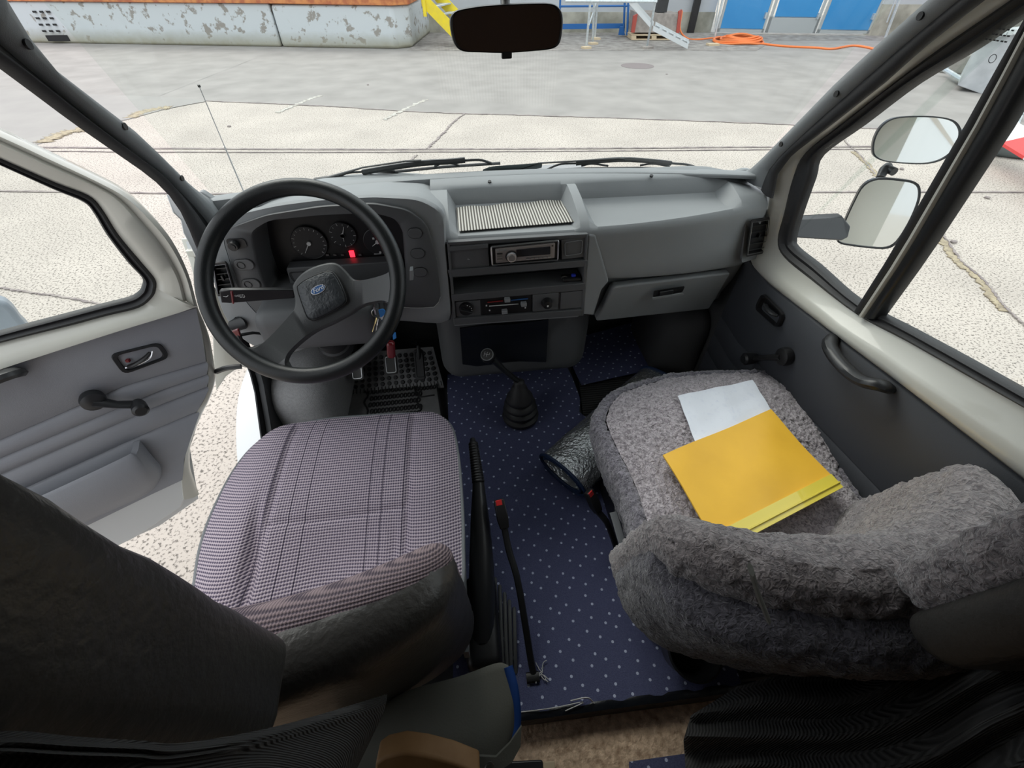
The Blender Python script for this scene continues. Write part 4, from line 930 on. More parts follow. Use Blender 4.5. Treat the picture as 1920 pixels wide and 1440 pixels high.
# ================================================================ steering column, wheel, stalk, keys
WC = Vector((-.3266, .7986, 1.4364)); AL = math.radians(41.3)
wx = Vector((1, 0, 0)); wu = Vector((0, math.sin(AL), math.cos(AL))); wn = wx.cross(wu)      # wn faces the driver (up and back)
if wn.y > 0: wn = -wn
sw = thing('steering_wheel', 'black three-spoke steering wheel turned to the left', 'steering wheel', tuple(WC))
bm = new(); tube(bm, [WC+(wx*math.cos(t)+wu*math.sin(t))*.188 for t in [2*math.pi*k/96 for k in range(96)]], .0165, 18, closed=True, up=tuple(wn)); obj('rim', bm, M['wheel'], sw, ang=60)
def WP(px, py, off): return P(px, py, plane=(WC+wn*off, wn))
def zc(X, Y): return (340+X/3.6, 320+Y/3.6)
hub = [(750, 800), (752, 765), (800, 700), (880, 650), (985, 620), (1050, 626), (1105, 672), (1150, 722), (1200, 738), (1300, 722), (1400, 690), (1450, 655), (1480, 780), (1452, 930), (1415, 895), (1370, 878), (1290, 890), (1215, 915), (1150, 960), (1020, 1030), (900, 1085), (790, 1165), (715, 1240), (690, 1300), (700, 1340), (730, 1365), (600, 1370), (450, 1290), (370, 1205), (430, 1212), (495, 1202), (560, 1155), (640, 1075), (710, 995), (755, 935), (763, 870)]
hp2 = [zc(*q) for q in hub]
def offz(px, py):
    d = math.hypot(px-606, py-553); return -.045*max(0, 1-(d/150)**2)**.7-.002
bm = new()
A = [WP(q[0], q[1], offz(*q)) for q in hp2]
A = smooth_closed(A, 120); cA = WP(606, 553, -.055)
slab_top = A; 
rows = [[p-wn*.022 for p in inset(A, .985)], [p-wn*.012 for p in A], [p-wn*.004 for p in A], [p+(cA-p).normalized()*.005+wn*.001 for p in A]]
V = grid(bm, rows, closed_u=True); bm.faces.new(V[-1]); bm.faces.new(V[0][::-1]); bmesh.ops.triangulate(bm, faces=[f for f in bm.faces if len(f.verts) > 4]); obj('spokes', bm, M['spoke'], sw, ang=60)
hpad = [zc(*q) for q in [(790, 800), (800, 775), (850, 738), (960, 692), (1010, 688), (1035, 705), (1070, 760), (1112, 860), (1106, 892), (1070, 920), (990, 965), (905, 1004), (880, 1002), (855, 985), (825, 910)]]
bm = new(); hA = [WP(q[0], q[1], offz(600, 550)+.010) for q in hpad]; hA = smooth_closed(hA, 60); V = grid(bm, [hA, [p+wn*.005 for p in inset(hA, .985)], [p+wn*.007 for p in inset(hA, .95)], [p+wn*.008 for p in inset(hA, .5)]], closed_u=True); bm.faces.new(V[-1]); bm.faces.new(V[0][::-1]); hpo = obj('horn_pad', bm, M['horn'], sw, ang=60)
bm = new(); tube(bm, [p+wn*.001 for p in inset(hA, 1.012)], .0022, 6, closed=True); obj('horn_gap', bm, M['black'], sw)
ec = WP(*zc(925, 803), offz(600, 550)+.0185); er = math.radians(24); ex = (wx*math.cos(er)+wu*math.sin(er)); ey = (-wx*math.sin(er)+wu*math.cos(er))
bm = new(); slab(bm, [ec+ex*math.cos(t)*.0162+ey*math.sin(t)*.0082 for t in [k*math.pi/20 for k in range(40)]], wn*.0015); em = obj('emblem', bm, M['chrome'], hpo, label='silver-edged oval emblem')
bm = new(); slab(bm, [ec+wn*.0012+ex*math.cos(t)*.0148+ey*math.sin(t)*.007 for t in [k*math.pi/20 for k in range(40)]], wn*.001)
M['emb'] = mat('emblem_blue', (.05, .13, .32), .3)
f_ = obj('emblem_field', bm, M['emb'], hpo, label='blue oval field of the emblem')
tt = text('emblem_script', 'Ford', mat('script_silver', (.75, .77, .8), .3), hpo, ec+wn*.0026, ex, ey, .0125, .35)
bm = new(); tube(bm, [WC-wn*.075, WC-wn*.09, WC-wn*.22], [.030, .035, .05], 20); so2 = obj('steering_column', bm, M['surround']); setp(so2, 'dark plastic steering column shroud behind the wheel hub', 'steering column')
bm = new(); rbox(bm, P(610, 590, y=.97), (.30, .16, .12), .035, 4); obj('column_shroud', bm, M['surround'], so2)
bm = new(); c0 = P(612, 625, y=1.02); d0 = Vector((0, .55, -.83)).normalized(); tube(bm, [c0, c0+d0*.06, c0+d0*.062, c0+d0*.08, c0+d0*.082, c0+d0*.12], [.045, .045, .052, .052, .046, .044], 20); obj('column_boot', bm, M['rubber'], so2)
# stalk with symbols
bm = new(); a0, a1 = P(412, 557, y=.86), P(556, 552, y=.90); xx = (a1-a0).normalized(); nn = Vector((0, -1, .1)).normalized(); hh = nn.cross(xx)
if hh.z < 0: hh = -hh
slab(bm, [P(410, 546, y=.86), P(430, 545, y=.86), P(552, 544, y=.90), P(552, 560, y=.90), P(432, 568, y=.86), P(415, 569, y=.86)], (0, .014, 0)); sk = obj('indicator_stalk', bm, M['satin'], bevel=.003); setp(sk, 'long black indicator stalk pointing left with white light symbols', 'stalk')
bm = new(); q = P(435, 557, y=.853); tube(bm, [P(434, 546, y=.857), P(436, 557, y=.853), P(437, 568, y=.857)], .0025, 8); setp(obj('red_band', bm, M['darkred'], sk), 'dark red band')
bm = new(); c = P(455, 555, y=.856)
tube(bm, [c+Vector((math.cos(t)*.004, 0, math.sin(t)*.004)) for t in [math.pi*k/8-math.pi/2 for k in range(9)]], .0005, 4, closed=True)
for k in range(3): tube(bm, [c+Vector((-.002, 0, .003-.003*k)), c+Vector((-.007, 0, .003-.003*k))], .0004, 4)
c = P(444, 555, y=.856); tube(bm, [c+Vector((math.cos(t)*.002-.002, 0, math.sin(t)*.002)) for t in [math.pi*k/4 for k in range(8)]], .0004, 4, closed=True); tube(bm, [c+Vector((math.cos(t)*.002+.003, 0, math.sin(t)*.002)) for t in [math.pi*k/4 for k in range(8)]], .0004, 4, closed=True)
c = P(424, 556, y=.854); tube(bm, [c+Vector((-.006, 0, .001)), c+Vector((0, 0, -.001)), c+Vector((.005, 0, .002))], .0005, 4); obj('stalk_symbols', bm, M['lightmark'], sk)
bm = new(); slab(bm, roundpoly([P(768, 508, y=.93), P(774, 507, y=.93), P(775, 525, y=.93), P(768, 526, y=.93)], .001), (0, .02, 0)); setp(obj('wiper_stalk', bm, M['dash'], bevel=.001), 'grey tip of the wiper stalk showing right of the steering wheel rim', 'stalk')
# keys
ky = P(705, 572, y=.90); kk = thing('key_bunch', 'bunch of keys with blue and white fob hanging from the ignition', 'keys', tuple(ky))
bm = new(); disc(bm, P(704, 572, y=.95), (0, -1, -.2), .012, .03, 20); obj('ignition_lock', bm, M['black'], kk)
bm = new(); tube(bm, [P(706, 588, y=.90)+Vector((math.cos(t)*.011, 0, math.sin(t)*.014)) for t in [i*math.pi/8 for i in range(16)]], .0015, 6, closed=True); obj('key_ring', bm, M['steel'], kk)
bm = new(); box(bm, P(704, 577, y=.915), (.004, .03, .02)); obj('ignition_key', bm, M['steel'], kk)
bm = new(); slab(bm, roundpoly([P(709, 582, y=.885), P(719, 580, y=.885), P(734, 600, y=.885), P(728, 617, y=.885), P(714, 598, y=.885)], .004), (0, .004, 0)); fb = obj('fob', bm, M['blue'], kk)
bm = new(); slab(bm, [P(713, 596, y=.8845), P(723, 589, y=.8845), P(735, 603, y=.8845), P(728, 614, y=.8845)], (0, -.001, 0)); obj('fob_label', bm, M['lightmark'], kk, label='white patch of the fob')
bm = new(); slab(bm, [P(736, 626, y=.885), P(742, 624, y=.885), P(743, 634, y=.885), P(737, 637, y=.885)], (0, .003, 0)); obj('fob_tail', bm, M['blue'], kk)
for i, (a, b) in enumerate((((706, 595), (698, 622)), ((708, 597), (704, 626)), ((710, 598), (711, 624)))):
    bm = new(); A_, B_ = P(*a, y=.89), P(*b, y=.88); tube(bm, [A_, A_.lerp(B_, .4), A_.lerp(B_, .45), B_], [.004, .004, .002, .002], 6, flat=.4); obj('key', bm, mat('brass', (.5, .4, .2), .35, 1) if i == 0 else M['steel'], kk)
bm = new(); rbox(bm, P(733, 655, y=.90), (.022, .022, .055), .009, 4, rot=Matrix.Rotation(.15, 3, 'Y')); setp(obj('key_tag', bm, M['darkred']), 'translucent dark red tag hanging below the keys', 'tag')
# bonnet release with dark red tag
bm = new(); tube(bm, [P(438, 612, y=.99), P(449, 606, y=.99), P(456, 604, y=1.02)], [.016, .018, .02], 14); bl = obj('choke_knob', bm, M['satin']); setp(bl, 'black pull knob low on the left of the dashboard', 'knob')
bm = new(); slab(bm, roundpoly([P(434, 622, y=.93), P(447, 618, y=.93), P(456, 650, y=.93), P(446, 656, y=.93), P(430, 632, y=.93)], .006), (0, .008, 0)); setp(obj('key_tag', bm, M['darkred'], bevel=.002), 'dark red plastic tag hanging from the pull knob left of the wheel', 'tag')
bm = new(); tube(bm, smooth_open([P(444, 618, y=.94), P(452, 640, y=.93), P(458, 662, y=.93)], 6), .006, 8); tube(bm, smooth_open([P(452, 628, y=.95), P(480, 624, y=.97), P(505, 632, y=1.0)], 6), .006, 8, flat=.5); setp(obj('bonnet_release', bm, M['black']), 'black bonnet release lever beside the dark red tag', 'lever')
# ================================================================ gear lever
gl_ = thing('gear_lever', 'black gear lever with ball knob and pleated rubber boot on the dotted carpet', 'gear lever', (.163, 1.075, CZ))
b0 = P(976, 782, z=CZ+.004); btop = P(973, 712, z=.84)
bm = new(); prof = [(.050, 0), (.058, .004), (.059, .016), (.049, .020), (.045, .026), (.054, .032), (.055, .044), (.045, .048), (.041, .054), (.050, .060), (.050, .072), (.040, .077), (.036, .083), (.043, .089), (.041, .104), (.030, .118), (.024, .145), (.017, .152), (.017, .170), (.009, .178)]
ax = (btop-b0); pts = [b0+Vector((ax.x*(h/.18), ax.y*(h/.18), h*ax.z/.18)) for r, h in prof]; tube(bm, pts, [r*1.18 for r, h in prof], 4*8, flat=1.0); obj('boot', bm, M['rubber'], gl_, ang=70)
kn = P(915, 667, z=.99)
bm = new(); tube(bm, smooth_open([btop-Vector((0, 0, .01)), btop.lerp(kn, .45)+Vector((0, 0, -.01)), btop.lerp(kn, .8), kn], 10), [.010, .010, .010, .010, .010, .011, .012, .014, .018, .02], 14); obj('shaft', bm, M['satin'], gl_)
bm = new(); dv = (Vector((0, 0, CAMZ))-kn).normalized()*.6+Vector((-.3, -.2, .7)); dv.normalize(); tube(bm, [kn-dv*.022, kn-dv*.018, kn-dv*.005, kn+dv*.008, kn+dv*.014], [.010, .019, .0245, .0235, .019], 24); kb = obj('knob', bm, M['black'], gl_, ang=70)
bm = new(); disc(bm, kn+dv*.0135, dv, .017, .002, 24); kc = obj('knob_cap', bm, mat('clear_cap', (.12, .12, .12), .12, .6), kb); bm = new(); tube(bm, [kn+dv*.013+(frame_of(dv)[0]*math.cos(t)+frame_of(dv)[1]*math.sin(t))*.0195 for t in [k*math.pi/14 for k in range(28)]], .0022, 6, closed=True); obj('knob_ring', bm, M['steel'], kb)
fx, fy, _ = frame_of(dv); bm = new()
for a, b in (((-.008, .008), (-.008, -.008)), ((0, .008), (0, -.008)), ((.008, .008), (.008, 0)), ((-.008, 0), (.008, 0))): tube(bm, [kn+dv*.0158+fx*a[0]+fy*a[1], kn+dv*.0158+fx*b[0]+fy*b[1]], .0007, 4)
obj('shift_pattern', bm, M['lightmark'], kb)
# ================================================================ handbrake
hb_ = thing('handbrake', 'black handbrake lever with ribbed grip beside the driver seat', 'handbrake', tuple(P(905, 1180, z=CZ)))
h0, h1, h2, h3 = P(887, 830, z=.93), P(897, 905, z=.885), P(902, 1030, z=.80), P(905, 1200, z=.71)
bm = new(); pts = []; rs = []
for k in range(31):
    f = k/30; pts.append(h0.lerp(h1, f)); rs.append(.0125+.004*f+(.0013 if k % 2 else 0))
tube(bm, pts, rs, 16); obj('ribbed_grip', bm, M['black'], hb_, ang=25)
bm = new(); d = (h0-h1).normalized(); tube(bm, [h0, h0+d*.004, h0+d*.012, h0+d*.014], [.012, .008, .007, .005], 14); obj('release_button', bm, M['satin'], hb_)
bm = new(); tube(bm, smooth_open([h1, h1.lerp(h2, .3), h2, h2.lerp(h3, .5), h3], 14), [.016, .017, .018, .020, .023, .026, .029, .031, .032, .033, .033, .032, .031, .03], 14, flat=1.25); obj('lever_sleeve', bm, M['satin'], hb_)
bm = new(); rbox(bm, P(905, 1170, z=.69), (.085, .22, .10), .025, 4); bc = obj('lever_cover', bm, M['black'], hb_)
for k in range(5):
    q0, q1 = P(928+k*9, 1085+k*14, z=.665-.004*k), P(935+k*8, 1262, z=.655-.004*k); bm = new(); tube(bm, smooth_open([q0, q0.lerp(q1, .15)+Vector((0, 0, .02)), q0.lerp(q1, .7)+Vector((0, 0, .018)), q1], 10), .005, 8); obj('pleat', bm, M['dash_dark'], hb_)
# ================================================================ belt buckles
def buckle(name, label, top, tip, foot, rr):
    r = thing(name, label, 'belt buckle', tuple(foot)); bm = new(); ax = (foot-tip).normalized(); s = ax.cross(Vector((0, 0, 1))).normalized(); u = s.cross(ax)
    def sec(p, a, b): return [p+s*a+u*b, p-s*a+u*b, p-s*a-u*b, p+s*a-u*b]
    bm = new(); grid(bm, [sec(tip, .011, .006), sec(tip+ax*.004, .0135, .009), sec(tip+ax*.05, .0145, .010), sec(tip+ax*.075, .011, .008)], closed_u=True); f = bm.verts[:]; bm.faces.new(f[0:4]); bm.faces.new(f[-4:]); h = obj('buckle_body', bm, M['black'], r, bevel=.002)
    bm = new(); box(bm, tip+u*.007+ax*.008+s*.002, (.016, .014, .006), Matrix((s, ax, u)).transposed()); obj('release_button', bm, M['red'], r, label='red release button', bevel=.001)
    bm = new(); m_ = tip.lerp(foot, .5)+Vector((.006, 0, .01)); tube(bm, smooth_open([tip+ax*.07, tip.lerp(foot, .3), m_, foot.lerp(tip, .1), foot], 14), rr, 8, flat=.6); obj('stalk', bm, M['satin'], r)
    bm = new(); tube(bm, [foot+Vector((-.02, 0, .003)), foot+Vector((.012, 0, .003))], .012, 8, flat=.5); obj('stalk_foot', bm, M['black'], r)
buckle('belt_buckle', 'red-topped belt buckle on a long stalk beside the handbrake', None, P(935, 936, z=.90), P(1002, 1270, z=CZ+.004), .0085)
buckle('belt_buckle', 'red-topped belt buckle beside the fur-covered passenger seat', None, P(1103, 920, z=.86), P(1165, 1050, z=CZ+.01), .009)
# ================================================================ rear-view mirror
ry = .95
rm = thing('rear_view_mirror', 'black rear-view mirror hanging at the top of the windscreen', 'mirror', tuple(P(948, 55, y=ry)))
mo = [(843, 40), (848, 26), (862, 18), (905, 11), (950, 8), (1000, 6), (1035, 7), (1050, 16), (1056, 32), (1055, 60), (1050, 82), (1036, 92), (1005, 96), (950, 100), (900, 99), (868, 97), (853, 86), (846, 66)]
fr_ = smooth_closed([P(*q, y=ry) for q in mo], 60); nm_ = Vector((0, -1, -.05)).normalized(); 
# turned so that it shows the dark rear of the cab
bm = new(); V = grid(bm, [[p-nm_*.028 for p in inset(fr_, .82)], [p-nm_*.018 for p in inset(fr_, .97)], [p-nm_*.004 for p in fr_], [p for p in inset(fr_, .985)], [p-nm_*.003 for p in inset(fr_, .95)]], closed_u=True); bm.faces.new(V[0][::-1]); bm.faces.new(V[-1]); obj('mirror_housing', bm, M['black'], rm, ang=50)
bm = new(); slab(bm, [p-nm_*.0005 for p in inset(fr_, .945)], -nm_*.002); obj('mirror_glass', bm, M['mirror'], rm, label='dark reflecting glass')
bm = new(); slab(bm, roundpoly([P(941, 98, y=ry), P(960, 97, y=ry), P(960, 110, y=ry), P(941, 111, y=ry)], .002), (0, .01, 0)); obj('dip_tab', bm, M['black'], rm, bevel=.001)
bm = new(); tube(bm, [P(947, 15, y=ry+.015), P(947, -5, y=ry+.03), Vector((P(947, -40, y=1.0).x, .985, 2.05))], .008, 8); obj('mirror_stem', bm, M['black'], rm)
# ================================================================ door mirrors
def facing(pt, r):
    v = (Vector(pt)-Vector((0, 0, CAMZ))).normalized(); return (Vector(r).normalized()-v).normalized()
sm = thing('door_mirror', 'passenger door mirror pair on a black arm, seen through the quarter window', 'mirror', tuple(P(1650, 400, x=1.32)))
def mhead(pxs, ctr, x, r, nm):
    c = P(*ctr, x=x); n = facing(c, r); f = smooth_closed([P(*q, plane=(c, n)) for q in pxs], 48)
    bm = new(); V = grid(bm, [[p-n*.05 for p in inset(f, .6)], [p-n*.04 for p in inset(f, .88)], [p-n*.012 for p in inset(f, 1.0)], [p+n*.003 for p in f], [p+n*.003 for p in inset(f, .955)], [p-n*.002 for p in inset(f, .945)]], closed_u=True); bm.faces.new(V[0][::-1]); bm.faces.new(V[-1]); h = obj(nm, bm, M['satin'], sm, ang=50)
    bm = new(); slab(bm, [p-n*.0015 for p in inset(f, .95)], -n*.002); obj('mirror_glass', bm, M['mirror'], h)
    return c, n
mhead([(1570, 448), (1583, 415), (1600, 378), (1618, 347), (1645, 334), (1690, 336), (1718, 342), (1726, 357), (1722, 382), (1705, 420), (1682, 455), (1662, 466), (1630, 465), (1590, 460), (1574, 456)], (1650, 400), 1.34, (-.13, -.98, -.05), 'lower_mirror_head')
mhead([(1635, 283), (1638, 260), (1650, 238), (1670, 223), (1700, 218), (1750, 218), (1785, 224), (1800, 238), (1802, 256), (1792, 280), (1770, 298), (1740, 307), (1700, 307), (1660, 303), (1641, 295)], (1718, 262), 1.40, (-.11, -.98, .06), 'upper_mirror_head')
bm = new(); slab(bm, [P(1484, 412, x=1.0), P(1500, 412, x=1.02), P(1580, 406, x=1.24), P(1596, 425, x=1.27), P(1590, 446, x=1.27), P(1578, 452, x=1.24), P(1486, 446, x=1.0)], (0, .03, 0)); obj('mirror_arm', bm, M['satin'], sm, bevel=.005)
bm = new(); tube(bm, [P(1665, 312, x=1.40), P(1658, 318, x=1.38), P(1650, 334, x=1.36)], [.013, .014, .012], 12); disc(bm, P(1668, 318, x=1.39), (0, -1, 0), .012, .02, 14); obj('joint', bm, M['satin'], sm)
# driver mirror: back of housing seen through the open door window
dm = thing('door_mirror', 'grey back of the driver door mirror seen through the open door window', 'mirror', tuple(DL(20, 600, -.2)))
bm = new(); slab(bm, smooth_closed([DL(q[0], q[1], -.22) for q in [(-60, 560), (0, 566), (22, 577), (40, 600), (56, 622), (20, 640), (-60, 650)]], 30), -dn*.05); obj('mirror_housing', bm, mat('mirror_grey', (.33, .37, .42), .4), dm, bevel=.012)
bm = new(); tube(bm, smooth_open([DL(q[0], q[1], -.06) for q in [(182, 405), (205, 428), (222, 458), (240, 478), (262, 492)]], 12), [.004]+[.006]*10+[.004], 8, flat=.6); setp(obj('mirror_bracket', bm, M['black']), 'thin curved black mirror bracket outside the open driver door', 'bracket')
# ================================================================ wipers, antenna
def wiper(label, arm, armw, lines, blade, piv):
    n = Vector((0, -.25, .97)); r = thing('windscreen_wiper', label, 'wiper', tuple(P(*arm[0], z=1.44)))
    W_ = lambda q, dz=0: P(*q, plane=(Vector((.11, 1.37, 1.45+dz)), Vector((0, -.45, .89)).normalized() if False else Vector((0, .72, .69))))
    bm = new(); tube(bm, [W_(q) for q in arm], armw, 8, flat=.6); obj('wiper_arm', bm, M['black'], r)
    bm = new(); tube(bm, [W_(q) for q in blade], .0055, 6, flat=.7); obj('blade', bm, M['rubber'], r)
    for l, rr in lines:
        bm = new(); tube(bm, smooth_open([W_(q) for q in l], 10), rr, 6); obj('blade_bracket', bm, M['black'], r)
    if piv: bm = new(); slab(bm, [W_(q) for q in piv], (0, .01, -.012)); obj('pivot_cover', bm, mat('worn_arm', (.16, .19, .2), .5), r, bevel=.003)
wiper('left windscreen wiper resting low above the steering wheel', [(590, 337), (617, 333), (680, 314), (760, 302), (790, 301)], [.009, .008, .004, .004, .005],
      [([(622, 338), (650, 325), (682, 322)], .003), ([(680, 323), (720, 316), (760, 310), (800, 305), (840, 303), (872, 300)], .008), ([(870, 301), (900, 300), (921, 306)], .0035), ([(692, 328), (700, 322), (735, 320), (745, 324)], .003), ([(815, 312), (830, 306), (850, 307), (862, 311)], .003)],
      [(630, 341), (720, 324), (830, 313), (938, 306)], None)
wiper('right windscreen wiper resting low in front of the passenger tray', [(935, 330), (1010, 306), (1080, 302), (1160, 297), (1170, 298)], [.004, .004, .004, .004, .005],
      [([(1025, 318), (1050, 308), (1082, 306)], .003), ([(1080, 306), (1120, 302), (1170, 299), (1220, 302), (1258, 306)], .007), ([(1258, 306), (1290, 309), (1308, 315)], .0035), ([(1090, 311), (1110, 307), (1140, 311)], .003), ([(1200, 310), (1225, 307), (1255, 312)], .003)],
      [(1022, 320), (1100, 316), (1200, 315), (1323, 319)], [(905, 318), (917, 313), (930, 311), (1015, 305), (1017, 309), (935, 328), (906, 331)])
bm = new(); slab(bm, [P(985, 326, z=1.40), P(1020, 309, z=1.40), P(1096, 304, z=1.40), P(1096, 325, z=1.40)], (0, 0, -.01)); setp(obj('cowl_grille', bm, mat('grey_mesh', (.35, .35, .36), .6, bump=(200, 1, .004))), 'grey mesh air grille behind the wiper pivot', 'grille')
an = thing('antenna', 'thin telescopic radio antenna standing on the left front wing', 'antenna', tuple(P(460, 362, x=-.76)))
a0 = P(462, 372, y=1.62); a1 = P(374, 163, y=1.55); mi = a0.lerp(a1, .52)
bm = new(); tube(bm, [a0-Vector((0, 0, .05)), mi], .0024, 8); obj('lower_tube', bm, M['steel'], an)
bm = new(); tube(bm, [mi, a1], .0015, 8); obj('upper_tube', bm, M['steel'], an)
bm = new(); tube(bm, [a1, a1+(a1-a0).normalized()*.006], .004, 8); obj('tip', bm, M['black'], an)
# ================================================================ SEATS
def cushion(outline_px, z, n=120, inner=26, prof=None, zfun=None, side=((.90, -.13), (.965, -.10), (.995, -.05), (1.0, -.02)), mtop=None, mside=None, parent=None, split=1.0, names=('seat_cushion', 'cushion_side')):
    o = smooth_closed([q if isinstance(q, Vector) else P(*q, z=z) for q in outline_px], n); c = sum(o, Vector())/n
    if side:
        bm = new(); rows = [[c+(p-c)*s+Vector((0, 0, dz)) for p in o] for s, dz in side]; rows.append([c+(p-c)*split*1.002 + Vector((0, 0, zfun(c+(p-c)*split, split)-.001)) for p in o])
        V = grid(bm, rows, closed_u=True); bm.faces.new(V[0][::-1]); so_ = obj(names[1], bm, mside, parent, ang=80)
    bm = new(); rows = []
    for k in range(inner):
        s = split*(1-(k/(inner-1))**1.15*.985); rows.append([(lambda q: q+Vector((0, 0, zfun(q, s))))(c+(p-c)*s) for p in o])
    V = grid(bm, rows, closed_u=True); bm.faces.new(V[-1]); to = obj(names[0], bm, mtop, parent, ang=80)
    return (so_ if side else None), to
# ---- driver seat
SX = -.345
ds = thing('driver_seat', 'driver seat with plum houndstooth cushion and grey vinyl back', 'seat', (SX, .5, ZF))
dop = [(366, 1085), (380, 1010), (405, 945), (440, 880), (480, 833), (530, 803), (600, 787), (690, 779), (770, 775), (818, 779), (845, 800), (857, 850), (864, 930), (867, 1020), (862, 1110)]
dpts = [P(*q, z=.985) for q in dop]+[Vector((-.12, .24, .985)), Vector((-.35, .22, .985)), Vector((-.56, .25, .985))]
def dz(q, s):
    e = .028*(1-s**5)
    xr = q.x+.335; side = .010*math.exp(-((abs(xr)-.21)/.05)**2)
    dip = -.042*math.exp(-(xr/.15)**2-((q.y-.38)/.16)**2)
    seam = 0
    for xx in (-.155, .155): seam -= .008*math.exp(-((xr-xx)/.007)**2)*(s < .95)
    seam -= .005*math.exp(-((q.y-.52-.02*xr)/.008)**2)*(abs(xr) < .15)
    seam -= .022*math.exp(-((xr+.175+.1*(q.y-.5))/.012)**2-((q.y-.45)/.09)**2)+.007*math.exp(-((xr-.13)/.012)**2-((q.y-.42)/.06)**2)
    return e+side+dip+seam
cushion(dpts, .985, n=200, inner=70, zfun=dz, mtop=M['tweed'], mside=M['vinyl'], parent=ds)
o = smooth_closed(dpts, 140); bm = new(); tube(bm, [p+Vector((0, 0, -.004)) for p in o], .006, 8, closed=True); obj('piping', bm, M['piping'], ds, label='pale grey edge piping')
bm = new(); rbox(bm, (-.33, .50, .77), (.44, .46, .24), .03, 3); obj('seat_base', bm, M['black'], ds)
bm = new(); slab(bm, [Vector((-.075, .25, .80)), Vector((-.075, .62, .80)), Vector((-.075, .62, .85)), Vector((-.075, .25, .85))], (.012, 0, 0)); obj('side_trim', bm, M['piping'], ds)
def backform(lean, wrap, hw, top=0.0, taper=.0, left=1.0):
    def f(p):
        x, y, z = p; u = x/hw
        y = y+wrap*u*u*(left if u < 0 else 1)-lean*z; z = z-top*u*u*max(0, min(1, z/.18))
        x = x*(1-taper*max(0, z))
        return (x, y, z)
    return f
bm = new(); rbox(bm, (SX, .205, 1.10), (.585, .085, .55), .042, 5, (22, 2, 14), backform(.14, .10, .305, .055)); obj('backrest_front', bm, M['tweed2'], ds, ang=80)
bm = new(); rbox(bm, (SX-.01, .175, 1.09), (.615, .10, .575), .045, 5, (22, 2, 14), backform(.14, .105, .31, .058)); o = obj('backrest_shell', bm, M['vinyl'], ds, ang=80); displace(o, .05, .006)
bm = new(); rbox(bm, (SX, .070, 1.605), (.285, .11, .42), .035, 6, (10, 3, 12), backform(.05, .028, .14, .02)); o = obj('headrest', bm, M['vinyl'], ds, ang=80); displace(o, .04, .006)
# ---- passenger seat
PX = .56
ps = thing('passenger_seat', 'passenger seat wrapped in a grey sheepskin cover, beside the right door', 'seat', (PX, .5, ZF))
pop = [(1108, 800), (1116, 768), (1140, 742), (1190, 722), (1260, 706), (1330, 701), (1400, 699), (1455, 706), (1500, 728), (1540, 775), (1565, 820), (1582, 865), (1592, 910)]
ppts = [P(*q, z=.965) for q in pop]+[Vector((.90, .34, .965)), Vector((.80, .24, .965)), Vector((.58, .22, .965)), Vector((.40, .25, .965)), P(1197, 1030, z=.965), P(1163, 930, z=.965), P(1128, 855, z=.965)]
def pz(q, s):
    return .032+.045*(1-(s/.87)**3)-.035*math.exp(-((q.x-.62)/.16)**2-((q.y-.42)/.16)**2)
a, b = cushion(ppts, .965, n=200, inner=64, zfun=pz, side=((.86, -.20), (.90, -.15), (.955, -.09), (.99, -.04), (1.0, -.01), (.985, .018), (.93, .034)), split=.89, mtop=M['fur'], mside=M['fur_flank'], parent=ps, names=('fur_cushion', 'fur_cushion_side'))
b.modifiers.new('fine', 'SUBSURF').render_levels = 1; displace(b, .010, .013); displace(b, .05, .012)
m_ = a.modifiers.new('fine', 'SUBSURF'); m_.render_levels = 2; displace(a, .011, .012); displace(a, .05, .012)
bm = new(); rbox(bm, (.60, .50, .76), (.44, .46, .26), .03, 3); obj('seat_base', bm, M['black'], ps)
bm = new(); tube(bm, smooth_open([P(1150, 960, z=.90), P(1175, 1040, z=.86), P(1215, 1120, z=.82), P(1240, 1190, z=.76)], 12), .010, 8, flat=.5); obj('side_rail', bm, M['piping'], ps, label='grey plastic side rail')
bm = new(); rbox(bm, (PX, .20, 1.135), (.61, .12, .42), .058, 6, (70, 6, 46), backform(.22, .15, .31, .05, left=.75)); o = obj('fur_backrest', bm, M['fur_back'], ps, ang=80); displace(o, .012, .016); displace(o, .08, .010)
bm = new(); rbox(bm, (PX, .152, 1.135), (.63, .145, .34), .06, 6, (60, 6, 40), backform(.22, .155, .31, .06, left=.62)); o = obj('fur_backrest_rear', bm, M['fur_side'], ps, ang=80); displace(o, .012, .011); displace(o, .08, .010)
bm = new(); rbox(bm, (PX+.065, .105, 1.49), (.27, .07, .30), .034, 6, (30, 6, 30), backform(.08, .02, .15, .02)); o = obj('fur_headrest', bm, M['fur_back'], ps, ang=80); displace(o, .012, .014)
bm = new(); rbox(bm, (PX+.07, .055, 1.48), (.29, .06, .32), .028, 5, (8, 3, 12), backform(.08, .02, .15, .02)); o = obj('headrest_shell', bm, M['vinyl'], ps, ang=80)
bm = new(); tube(bm, smooth_open([P(1408, 1068, y=.115), P(1420, 1110, y=.11), P(1440, 1160, y=.10)], 8), .006, 6, flat=.4); obj('cover_strap', bm, M['bag'], ps, label='pale elastic strap of the cover')
# round black holder beside the seat foot
hc = P(1303, 1222, z=.80); hn = (Vector((-.1, -.30, 1))).normalized(); bm = new(); x_, y_, n_ = frame_of(hn, (0, 1, 0))
R = lambda r, h: [hc+n_*h+(x_*math.cos(t)+y_*math.sin(t))*r for t in [k*math.pi/20 for k in range(40)]]
V = grid(bm, [R(.052, -.09), R(.056, -.02), R(.060, 0), R(.055, .002), R(.050, -.01), R(.046, -.08)], closed_u=True); bm.faces.new(V[-1]); bm.faces.new(V[0][::-1]); setp(obj('cup_holder', bm, M['satin'], ang=60), 'round black open cup-shaped holder at the foot of the passenger seat', 'holder')
